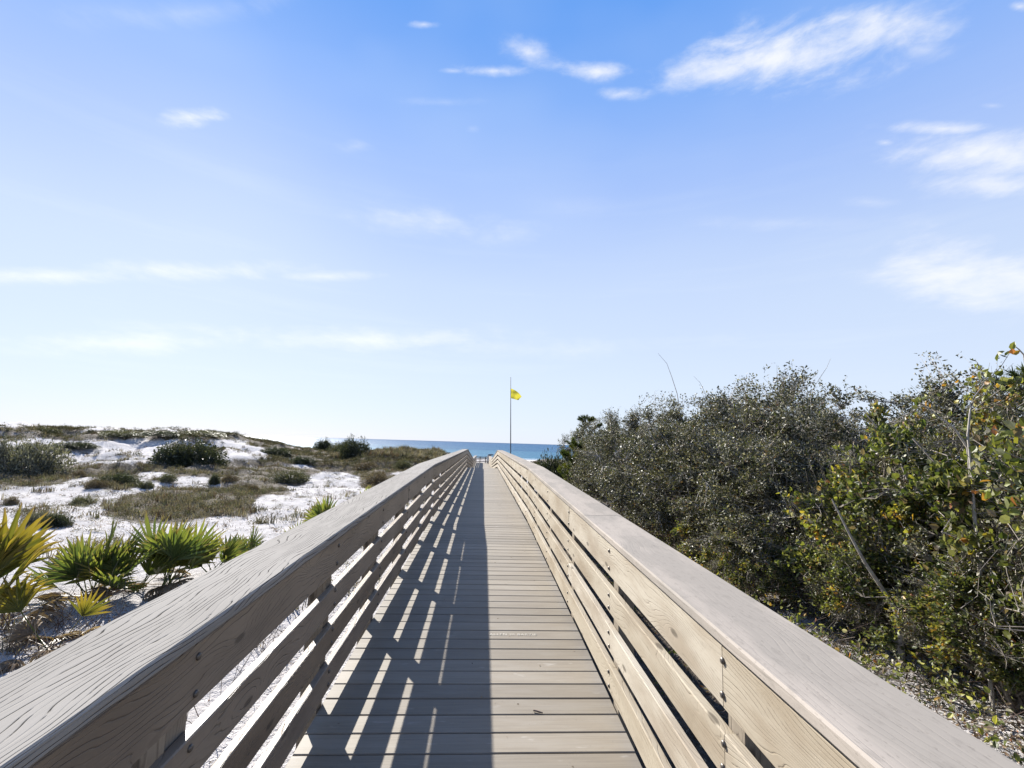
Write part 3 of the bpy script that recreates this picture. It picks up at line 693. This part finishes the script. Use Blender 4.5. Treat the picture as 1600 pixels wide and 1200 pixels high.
# long bare shoots that stand above the thicket
def bare_branch(name, pts_px, D, r0, label):
    P = [ray(px, py)*(D/ray(px, py)[1]) for px, py in pts_px]; base = P[0].copy(); base[2] = float(ground(base[0], base[1]))
    Q = np.array([[0, 0, 0]]+[p-base for p in P])[None]
    V, F = tubes(Q, np.linspace(r0, r0*.22, Q.shape[1])[None], 5)
    o = link(name, mesh_np(name, V, F, M['bark'], smooth=True), None, base); tag(o, label, 'branch'); return o
bare_branch('bare_shoot', [(1062, 640), (1058, 615), (1050, 590), (1042, 568), (1028, 552)], 13.3, .016, 'long thin bare shoot curving left above the middle of the oak thicket')
bare_branch('bare_shoot', [(1108, 640), (1102, 615), (1094, 598), (1084, 588)], 14.0, .012, 'short forked bare shoot just right of the longest bare shoot on the thicket')
bare_branch('bare_shoot', [(1023, 655), (1024, 630), (1023, 612), (1030, 609)], 16.5, .012, 'upright bare twig rising over the left part of the oak thicket')
bare_branch('bare_shoot', [(1266, 615), (1280, 592), (1292, 574), (1298, 560)], 9.5, .009, 'thin bare twig on the right shoulder of the middle hump of the thicket')
bare_branch('bare_shoot', [(1512, 700), (1490, 668), (1462, 648), (1440, 630)], 4.3, .016, 'pale dead branch slanting up left across the green shrub')
bare_branch('bare_shoot', [(1512, 680), (1516, 640), (1522, 620), (1538, 600)], 4.25, .013, 'pale dead branch slanting up right across the green shrub')
bare_branch('leaning_trunk', [(1404, 960), (1382, 925), (1352, 880), (1326, 832), (1300, 780)], 5.2, .035, 'leaning grey trunk in front of the orange leaved shrub')
bare_branch('bare_shoot', [(1600, 555), (1592, 546), (1585, 540)], 4.2, .012, 'dark twig tip at the right border, above the thicket')

# pines
def pine_meshes(seed, H, R, n_tuft=90, cols=((.035, .055, .02), (.07, .09, .025), (.11, .12, .03)), nl=.13):
    rg = np.random.default_rng(seed); trunk = bend(np.array([[0, 0, -.2]]), np.array([[.15, .1, H*.93]]), 9, rg, .02)
    a = trunk[0, rg.integers(2, 9, n_tuft)]; az = rg.uniform(0, 2*np.pi, n_tuft); fr = a[:, 2]/H
    rad = R*(1.05-fr*.75)*rg.uniform(.45, 1.1, n_tuft)
    b = a+np.stack([np.cos(az)*rad, np.sin(az)*rad, rad*.35+rg.uniform(.05, .25, n_tuft)], -1)
    B = bend(a, b, 5, rg, .06); V1, F1 = tubes(trunk, np.linspace(.05, .015, 9)[None], 7); V2, F2 = tubes(B, np.linspace(.013, .006, 5)[None].repeat(n_tuft, 0), 4)
    wd_ = mesh_np('trunk', np.vstack([V1, V2]), np.vstack([F1, F2+len(V1)]), M['pinebark'])
    per = 150; P = np.repeat(B[:, -1], per, 0); ax = np.repeat(B[:, -1]-B[:, -3], per, 0); ax /= np.linalg.norm(ax, axis=1, keepdims=True)
    t = rg.uniform(-.16, .03, (len(P), 1)); P = P+ax*t; D = ax*.9+rg.normal(0, .55, P.shape)+np.array([0, 0, .25])
    n = len(P); V, F, k = leaves(P, D, nl*rg.uniform(.6, 1.2, n), np.full(n, .011), rg, .0)
    c = np.array(cols)[rg.choice(len(cols), n_tuft, p=[.4, .35, .25])]; c = np.repeat(c, per, 0)*rg.uniform(.7, 1.3, (n, 1))
    return wd_, mesh_np('crown', V, F, M['needle'], np.repeat(c, k, 0))
pv = [pine_meshes(7, 3.0, 1.1), pine_meshes(8, 3.2, 1.3, 130), pine_meshes(9, 2.6, 1.5, 150, ((.06, .085, .02), (.10, .125, .02), (.15, .16, .03)), .17)]
plant('pine_tree', pv[2], ('trunk', 'crown'), (4.15, 20.0, float(ground(4.15, 20.0))), .5, (.8, .8, .92), 'small pine with yellow green needles at the seaward tip of the thicket', 'tree')
plant('pine_tree', pv[1], ('trunk', 'crown'), (5.3, 22.6, float(ground(5.3, 22.6))), 2.0, (1.0, 1.0, 1.10), 'ragged pine with tufted top rising over the seaward end of the thicket', 'tree')
plant('pine_tree', pv[1], ('trunk', 'crown'), (6.9, 5.0, float(ground(6.9, 5.0))), 1.0, (1.1, 1.1, .99), 'dark green pine standing behind the broad leaved shrubs at the upper right', 'tree')

# ------------------------------------------------------------------ saw palmettos
def frond_mesh(rg, pet, fan, n, spread, green, yellow, droop=.1, dead=False):
    """petiole from origin along +x/+z rising, then a fan of folded leaflets"""
    V = []; F = []; C = []
    def add(vs, fs, cs):
        o = len(V); V.extend(vs); F.extend([tuple(i+o for i in f) for f in fs]); C.extend(cs)
    el = 1.2 if not dead else .2
    tip = Vector((pet*math.cos(el), 0, pet*math.sin(el))); d = tip.normalized(); side = Vector((0, 1, 0)); upn = side.cross(d)*-1
    w = .008
    pc = Vector(green)*1.2
    vs = [side*-w, side*w, tip+side*w*.8, tip-side*w*.8, upn*-.012, tip+upn*-.008]
    add([tuple(v) for v in vs], [(0, 1, 2), (0, 2, 3), (0, 3, 5), (0, 5, 4), (1, 4, 5), (1, 5, 2)], [tuple(pc)]*6)
    for i in range(n):
        a = (i/(n-1)-.5)*spread+rg.uniform(-.04, .04)
        L = fan*(1-.28*abs(a)/(spread/2))*rg.uniform(.9, 1.08)
        dr = (d*math.cos(a)+side*math.sin(a)).normalized(); perp = (side*math.cos(a)-d*math.sin(a)).normalized()
        hw = .5*L*spread/(n-1)*.55+.006
        nseg = 4; ws = [.2, .8, 1.0, .7, .05]; y_amt = rg.uniform(0, 1)
        vs = []; cs = []; lift = upn*(rg.uniform(-.10, .16)*L)
        for q in range(nseg+1):
            t = q/nseg; c = tip+dr*(L*t)+lift*(t*t)+Vector((0, 0, -droop*L*t*t*t)); ww = min(hw, .0235)*ws[q]
            vs += [tuple(c-perp*ww+upn*ww*.7), tuple(c), tuple(c+perp*ww+upn*ww*.7)]
            g = Vector(green).lerp(Vector(yellow), min(1, max(0, (t-.55+.5*y_amt)*1.1 if y_amt > .35 else (t-.8))))
            if t > .95: g = Vector((.22, .15, .08))
            cs += [tuple(g)]*3
        fs = []
        for q in range(nseg):
            b0 = q*3
            fs += [(b0, b0+1, b0+4, b0+3), (b0+1, b0+2, b0+5, b0+4)]
        add(vs, fs, cs)
    tri = np.array([f for f in F if len(f) == 3]); qd = np.array([f for f in F if len(f) == 4])
    return mesh_np('frond', np.array(V), [qd, tri], M['palm'], np.array(C))
rgp = np.random.default_rng(42)
G = [(.115, .145, .036), (.085, .12, .036), (.145, .155, .04)]; YL = (.36, .25, .04)
FG = [frond_mesh(rgp, rgp.uniform(.30, .52), rgp.uniform(.55, .72), 13, 2.0, G[i % 3], (.22, .24, .05)) for i in range(5)]
FY = [frond_mesh(rgp, rgp.uniform(.45, .7), rgp.uniform(.6, .8), 12, 1.8, (.12, .12, .02), YL, .14) for i in range(4)]
FD = [frond_mesh(rgp, rgp.uniform(.35, .5), rgp.uniform(.30, .45), 15, 2.4, (.20, .14, .09), (.28, .2, .13), .4, True) for i in range(3)]
def palmetto(px, py, n, sc, kinds, label, dead=4, rot0=0.0, pos=None):
    P = pos if pos is not None else hit(px, py); e = empty('saw_palmetto', P, rot0); e.scale = (sc,)*3
    tag(e, label, 'palmetto', 'saw palmettos on the sand left of the boardwalk')
    for i in range(n):
        me = kinds[rgp.integers(len(kinds))]; o = link('frond', me, e); a = i*2.399+rgp.uniform(-.3, .3)
        o.rotation_euler = (rgp.uniform(-.6, .6), rgp.uniform(-.55, .55), a); o.scale = (rgp.uniform(.8, 1.15),)*3
        o.location = (rgp.normal(0, .05), rgp.normal(0, .05), 0)
    for i in range(dead):
        o = link('dead_frond', FD[i % 3], e); o.rotation_euler = (rgp.uniform(-.3, .3), rgp.uniform(-.1, .35), rgp.uniform(0, 6.28)); o.location = (0, 0, .03)
    return e
palmetto(-30, 985, 15, 1.15, FY+FG[:1], 'yellowing saw palmetto with long orange tipped fronds, cut by the left edge', 5)
palmetto(75, 1015, 7, .7, FY[:2]+FD, 'low half dead saw palmetto with yellow fronds between the orange one and the railing', 14)
palmetto(150, 935, 15, 1.06, FG, 'green saw palmetto standing next to the yellowing one', 4)
palmetto(210, 925, 9, .95, FG+FY[:1], 'dull brownish saw palmetto squeezed between the two green ones', 6)
palmetto(262, 915, 15, 1.06, FG, 'green saw palmetto closest to the left railing, in the middle of the group', 4)
palmetto(330, 900, 10, .85, FG+FY[:1], 'small green saw palmetto touching the top board of the left railing', 3)
palmetto(385, 880, 8, .62, FG, 'smallest green saw palmetto, just peeking over the left top board right of the group', 3)
palmetto(507, 838, 12, .95, FG, 'bright green saw palmetto showing above the left top board, farther along', 4)
palmetto(452, 862, 7, .6, FG[:2]+FD, 'small half brown saw palmetto left of the bright green one', 6)
palmetto(556, 808, 8, 1.1, FD+FG[:1], 'brown dried saw palmetto right of the bright green one', 5)

# ------------------------------------------------------------------ low dune shrubs, one by one
def dome_meshes(seed, pal, n=5200, ll=.075, lw=.034):
    rg = np.random.default_rng(seed); az = rg.uniform(0, 2*np.pi, n); s = rg.uniform(0, 1, n); c = np.sqrt(1-s**2)
    lob = 1+.2*np.sin(az*3+seed)+.15*np.sin(az*7+s*5+seed)+.1*np.sin(az*13+s*11); rr = rg.random(n)**(1/4.0)*lob
    P = np.stack([rr*c*np.cos(az), rr*c*np.sin(az), rr*s*.62], -1); D = P/np.linalg.norm(P, axis=1, keepdims=True)*.7+rg.normal(0, .6, P.shape)+np.array([0, 0, .3])
    V, F, k = leaves(P, D, ll*rg.uniform(.6, 1.5, n), lw*rg.uniform(.7, 1.4, n), rg, .2); cc = pick_cols(n, pal, rg)
    crown = mesh_np('foliage', V, F, M['leaf'], np.repeat(cc, k, 0))
    m = 60; tip = P[:m]*.95; W = bend(np.zeros((m, 3))+np.array([0, 0, -.05]), tip, 5, rg, .06); V, F = tubes(W, np.linspace(.018, .006, 5)[None].repeat(m, 0), 4)
    return mesh_np('stems', V, F, M['bark']), crown
DARKG = [(5, (.03, .038, .02)), (3, (.052, .06, .03)), (1.5, (.07, .075, .045)), (.4, (.15, .15, .11))]
OLIVE = [(4, (.085, .088, .045)), (3, (.12, .115, .065)), (2, (.04, .05, .025)), (1, (.13, .12, .07))]
GREYG = [(4, (.10, .10, .08)), (3, (.15, .145, .115)), (1.4, (.20, .20, .16)), (2, (.04, .045, .03))]
BROWN = [(4, (.10, .075, .05)), (3, (.07, .05, .035)), (2, (.15, .12, .08)), (1, (.05, .055, .03))]
dv = {'dark': dome_meshes(1, DARKG, 9000), 'olive': dome_meshes(2, OLIVE, 6000), 'grey': dome_meshes(3, GREYG, 6000), 'brown': dome_meshes(4, BROWN, 5000), 'dark2': dome_meshes(5, DARKG, 9000)}
SHR = [  # base px (centre bottom), width px, height px, kind, label
    (300, 728, 104, 36, 'dark', 'large dark green wedge shaped shrub on the white dune face'),
    (268, 724, 46, 28, 'dark2', 'dark shrub forming the tall left end of the large wedge shaped one'),
    (550, 716, 60, 30, 'dark', 'round dark green shrub against the sea, left of the boardwalk'),
    (506, 704, 30, 17, 'dark2', 'small almost black shrub left of the round one against the sea'),
    (530, 708, 40, 16, 'olive', 'olive shrub filling the gap between the black and the round dark shrubs'),
    (50, 742, 90, 52, 'grey', 'big hazy grey green shrub with pale leaves at the far left'),
    (-4, 735, 40, 50, 'grey', 'greyish shrub cut by the left edge, behind the hazy grey one'),
    (17, 788, 22, 12, 'brown', 'single small round brown shrub on bare sand at the far left'),
    (128, 788, 34, 12, 'olive', 'small olive cushion shrub on bare sand, right of the single round one'),
    (58, 820, 40, 20, 'grey', 'grey green cushion shrub on the sand behind the orange palmetto'),
    (88, 822, 40, 19, 'dark', 'darker cushion shrub joined to the right side of a grey green one'),
    (124, 746, 20, 11, 'brown', 'tiny dark brown shrub at the front of the brown grass band'),
    (186, 758, 60, 18, 'dark', 'wide dark low shrub between two sandy hollows at the left'),
    (150, 762, 34, 13, 'brown', 'brownish low shrub left of the wide dark one'),
    (334, 756, 16, 15, 'dark2', 'small upright dark shrub at the edge of the sandy hollow'),
    (262, 752, 24, 12, 'olive', 'yellow olive shrub between the two small sand hollows'),
    (228, 763, 24, 12, 'olive', 'yellow olive shrub just below the left sand hollow'),
    (358, 752, 26, 10, 'brown', 'brown low shrub right of the small upright dark one'),
    (395, 770, 22, 13, 'brown', 'grey brown twiggy shrub at the right end of the heath patch'),
    (455, 752, 60, 17, 'olive', 'olive shrub mound left of the white sand hummock'),
    (590, 760, 44, 22, 'brown', 'brown green shrub mound right of the white sand hummock'),
    (630, 735, 34, 16, 'olive', 'green shrub just above the left top board near its bend'),
    (575, 735, 46, 14, 'brown', 'brown mound behind the white sand hummock'),
    (470, 725, 40, 12, 'dark2', 'dark low shrub on the slope above the olive mound'),
    (430, 712, 50, 13, 'dark', 'long dark shrub under the low dune crest'),
    (585, 700, 24, 9, 'dark2', 'small dark shrub on the skyline right of the round one'),
    (610, 700, 26, 9, 'dark', 'small dark shrub on the skyline where the grassy mound starts'),
    (868, 762, 78, 50, 'dark2', 'dark round shrub below the sea, left of the yellow green pine'),
    (905, 772, 60, 56, 'dark', 'dark shrub at the foot of the seaward pines'),
    (75, 676, 34, 8, 'olive', 'olive shrub on the highest knob of the left dune crest'),
    (190, 682, 60, 10, 'olive', 'olive shrub row piece on the second knob of the dune crest'),
    (255, 681, 60, 8, 'dark', 'low dark shrub on the dune crest left of its highest stretch'),
    (315, 681, 70, 8, 'olive', 'low olive shrub on the highest stretch of the dune crest'),
    (120, 700, 60, 10, 'dark2', 'flat dark shrub under the knob of the dune crest'),
    (50, 703, 50, 10, 'olive', 'flat olive shrub above the hazy grey shrub'),
]
for px, py, w, h, kind, lab in SHR:
    P = hit(px, py)
    if P is None: continue
    D = float(P@CF); hw = w/2*D/FPX; hh = h*D/FPX
    e = plant('dune_shrub', dv[kind], ('stems', 'foliage'), P-np.array([0, 0, .06*hh]), random.uniform(0, 6.28), (hw/1.12, hw/1.12, hh/.68), lab, 'shrub', 'low shrubs scattered over the dunes')

# ------------------------------------------------------------------ grass, heath and litter (uncountable)
def scatter(n, x0, x1, y0, y1, fn, seed, r_pow=1.0):
    rg = np.random.default_rng(seed); X = rg.uniform(x0, x1, n*6); Y = rg.uniform(y0, y1, n*6); keep = rg.random(n*6) < fn(X, Y); X, Y = X[keep][:n], Y[keep][:n]
    return X, Y, ground(X, Y), rg
def grass(n, blades, seed, hmin, hmax, fn, box, name, label, pal):
    X, Y, Z, rg = scatter(n, *box, fn, seed); n = len(X); m = n*blades
    bx_ = np.repeat(X, blades)+rg.normal(0, .07, m); by = np.repeat(Y, blades)+rg.normal(0, .07, m); bz = np.repeat(Z, blades)-.02
    hh = np.repeat(rg.uniform(hmin, hmax, n), blades)*rg.uniform(.5, 1.15, m); az = rg.uniform(0, 2*np.pi, m); ln = rg.uniform(.1, .8, m)*hh
    dx, dy = np.cos(az), np.sin(az); w = .006+hh*.018
    p0 = np.stack([bx_-dy*w, by+dx*w, bz], -1); p1 = np.stack([bx_+dy*w, by-dx*w, bz], -1)
    mid = np.stack([bx_+dx*ln*.35, by+dy*ln*.35, bz+hh*.6], -1); ms = np.stack([dy*w*.7, -dx*w*.7, dx*0], -1); tip = np.stack([bx_+dx*ln, by+dy*ln, bz+hh*.95], -1)
    V = np.stack([p0, p1, mid+ms, mid-ms, tip], 1).reshape(-1, 3); o = np.arange(m)[:, None]*5
    c = np.repeat(pick_cols(n, pal, rg), blades, 0)*rg.uniform(.7, 1.3, (m, 1))
    me = mesh_np(name, V, [o+np.array([[0, 1, 2, 3]]), o+np.array([[3, 2, 4]])], M['dry'], np.repeat(c, 5, 0))
    tag(link(name, me), label, 'grass', None, 'stuff')
def heath(n, per, seed, fn, box, name, label, pal, size=(.15, .4), ll=.05):
    X, Y, Z, rg = scatter(n, *box, fn, seed); n = len(X); m = n*per; R = np.repeat(rg.uniform(*size, n), per)
    az = rg.uniform(0, 2*np.pi, m); s = rg.uniform(0, 1, m); c = np.sqrt(1-s*s); rr = rg.random(m)**.4
    P = np.stack([np.repeat(X, per)+R*rr*c*np.cos(az), np.repeat(Y, per)+R*rr*c*np.sin(az), np.repeat(Z, per)+R*rr*s*.75], -1)
    D = rg.normal(0, .7, P.shape)+np.array([0, 0, .5]); V, F, k = leaves(P, D, ll*rg.uniform(.6, 1.6, m), ll*.4*rg.uniform(.6, 1.4, m), rg, .2)
    cc = np.repeat(pick_cols(n, pal, rg), per, 0)*rg.uniform(.6, 1.4, (m, 1)); me = mesh_np(name, V, F, M['dry'], np.repeat(cc, k, 0))
    tag(link(name, me), label, 'ground cover', None, 'stuff')
HP = [(3, (.125, .115, .088)), (2, (.065, .064, .046)), (3, (.17, .15, .115)), (2.2, (.145, .11, .09)), (1, (.10, .11, .055))]
GP = [(3, (.20, .175, .14)), (2, (.10, .09, .068)), (1.2, (.09, .09, .055)), (1, (.19, .16, .115)), (1.5, (.11, .075, .06))]
def dsel(p, lo, hi=1.0, far=(0, 1e9)):
    def f(X, Y):
        r = np.hypot(X, Y); nz = fbm(X*.45, Y*.45, 31)-.5+.8*(fbm(X*1.9, Y*1.9, 33)-.5)
        v = dens(X, Y)+nz*1.9
        return np.clip((v-lo)/(hi-lo), 0, 1)*((r > far[0]) & (r < far[1]) & (Y/r > .55))
    return f
heath(6000, 40, 61, dsel(1, .48, 1.1, (9, 45)), (-48, -1.6, 6, 45), 'dune_heath', 'low grey olive heath covering the sand left of the boardwalk', HP, (.12, .34), .045)
heath(4200, 34, 62, dsel(1, .48, 1.1, (38, 66)), (-52, 6, 24, 66), 'crest_heath', 'dark scrub cover on the far dune crest', [(3, (.055, .055, .035)), (2, (.08, .07, .045)), (2, (.04, .045, .025)), (1, (.12, .10, .07))], (.15, .42), .09)
grass(6500, 14, 63, .10, .30, dsel(1, .3, 1.0, (7, 60)), (-50, -1.6, 5, 60), 'dune_grass', 'thin straw coloured grass tufts among the dune heath', GP)
grass(900, 26, 64, .35, .75, lambda X, Y: (fbm(X*.5, Y*.5, 8) > .35)*1.0*((X < -2.5*(Y/30))), (-13, -3.0, 40, 58), 'sea_oats', 'taller brown grass on the rounded dune beside the far boardwalk', GP)
# scattered plants on the open sand close to the camera
heath(2600, 30, 65, lambda X, Y: np.clip((fbm(X*.7, Y*.7, 12)-.38)*3, .05, 1)*(np.hypot(X, Y) > 6), (-26, -1.8, 5, 30), 'sand_sprigs', 'small scattered sprigs on the bare sand', GREYG+BROWN, (.05, .2), .032)
heath(620, 34, 66, lambda X, Y: np.clip((X-1.5)*.5, 0, 1)*(fbm(X*1.1, Y*.9, 44) > .46)*.9, (1.7, 5.2, 1.4, 15), 'undergrowth', 'low grey green and brown undergrowth between the right railing and the thicket', [(3, (.07, .07, .042)), (3, (.12, .10, .075)), (2, (.16, .13, .10)), (1.5, (.09, .105, .035)), (1, (.05, .052, .034))], (.08, .26), .035)
# dead sticks and straw under the palmettos
def sticks(n, box, seed, name, label, L=(.1, .5), pal=((.16, .12, .10), (.3, .26, .22), (.09, .06, .05)), lift=.25, fn=None):
    rg = np.random.default_rng(seed); X = rg.uniform(box[0], box[1], n); Y = rg.uniform(box[2], box[3], n)
    if fn is not None: k = fn(X, Y); X, Y = X[k], Y[k]; n = len(X)
    Z = ground(X, Y); a = np.stack([X, Y, Z], -1); l = rg.uniform(*L, n); az = rg.uniform(0, 6.28, n); up = np.abs(rg.normal(0, lift, n))
    b = a+np.stack([np.cos(az)*l, np.sin(az)*l, up*l+.01], -1); P = bend(a, b, 4, rg, .06); V, F = tubes(P, np.linspace(1, .5, 4)[None]*rg.uniform(.0015, .005, n)[:, None], 3)
    c = np.array(pal)[rg.integers(len(pal), size=n)]; me = mesh_np(name, V, F, M['dry'], np.repeat(c, 12, 0)); tag(link(name, me), label, 'twigs', None, 'stuff')
sticks(3200, (-6.6, -1.9, 2.2, 7.0), 71, 'dry_stalks', 'dead stalks and dry stems around the palmettos', (.08, .4), lift=1.0, fn=lambda X, Y: fbm(X*1.3, Y*1.3, 14) > .5)
sticks(5200, (1.6, 6.5, 1.2, 16), 72, 'fallen_twigs', 'grey fallen twigs on the ground under the thicket', (.08, .6), lift=.5)
def litter(n, box, seed, name, label, fn, pal, ll=.045):
    rg = np.random.default_rng(seed); X = rg.uniform(box[0], box[1], n); Y = rg.uniform(box[2], box[3], n); k = rg.random(n) < fn(X, Y); X, Y = X[k], Y[k]; n = len(X)
    P = np.stack([X, Y, ground(X, Y)+rg.uniform(.004, .05, n)], -1); D = rg.normal(0, 1, P.shape)*np.array([1, 1, .35]); V, F, kk = leaves(P, D, ll*rg.uniform(.5, 1.4, n), ll*.5*rg.uniform(.6, 1.3, n), rg, .35)
    me = mesh_np(name, V, F, M['dry'], np.repeat(pick_cols(n, pal, rg), kk, 0)); tag(link(name, me), label, 'leaf litter', None, 'stuff')
LP = [(3, (.21, .145, .10)), (3, (.13, .09, .06)), (2, (.34, .27, .20)), (1, (.22, .10, .05)), (1, (.08, .06, .04)), (1, (.48, .43, .36))]
litter(68000, (1.5, 7.5, .8, 17), 81, 'leaf_litter', 'brown curled leaf litter between the right railing and the thicket', lambda X, Y: np.clip((X-1.6)/2.2, .15, 1)*(.14+.8*(fbm(X*1.1, Y*1.1, 17) > .47)), LP)
litter(16000, (-12, -1.4, 1.5, 14), 82, 'sand_litter', 'scattered dry leaf bits on the sand by the palmettos', lambda X, Y: (fbm(X*1.2, Y*1.2, 19) > .55)*.7+.05, LP, .035)
# low green seedlings along the front of the thicket
def seedlings():
    rg = np.random.default_rng(91); n = 430; X = 2.1+3.2*rg.random(n)**.7; Y = rg.uniform(1.6, 11.5, n); Z = ground(X, Y); per = 12; m = n*per
    P = np.stack([np.repeat(X, per), np.repeat(Y, per), np.repeat(Z, per)], -1)+rg.normal(0, 1, (m, 3))*np.array([.10, .10, .0])+np.array([0, 0, 1])*rg.uniform(.03, .38, (m, 1))
    V, F, k = leaves(P, rg.normal(0, 1, P.shape), .06*rg.uniform(.6, 1.2, m), .038*rg.uniform(.6, 1.2, m), rg, .2, True)
    tag(link('vine_seedlings', mesh_np('vine_seedlings', V, F, M['broad'], np.repeat(pick_cols(m, BROAD, rg), k, 0))), 'low green and yellow leaved vines creeping in front of the thicket', 'ground cover', None, 'stuff')
seedlings()

# the little dry twig lying on the deck
def twig():
    y0 = 2.66; rg = np.random.default_rng(3); P = np.array([[(-.022, .010, .006), (-.005, .004, .007), (.01, -.003, .005), (.026, -.009, .004)]])
    V, F = tubes(P, np.array([[.0045, .005, .0045, .003]]), 6)
    o = link('fallen_twig', mesh_np('fallen_twig', V, F, M['pinebark'], smooth=True), None, (.345, y0, dz(y0)+.001)); tag(o, 'small brown dry twig lying on a sunlit deck board', 'twig')
twig()

# a few leaf crumbs and sand grains blown onto the deck
def crumbs():
    rg = np.random.default_rng(6); n = 70; X = rg.uniform(XL+.03, XR-.03, n); Y = 1.8+9*rg.random(n)**1.4
    P = np.stack([X, Y, np.array([dz(t) for t in Y])+.003], -1); V, F, k = leaves(P, rg.normal(0, 1, P.shape)*np.array([1, 1, .05]), .014*rg.uniform(.4, 1.3, n), .006*rg.uniform(.5, 1.2, n), rg, .1)
    tag(link('deck_crumbs', mesh_np('deck_crumbs', V, F, M['dry'], np.repeat(pick_cols(n, LP, rg), k, 0))), 'dry leaf crumbs blown onto the deck', 'leaf litter', None, 'stuff')
crumbs()
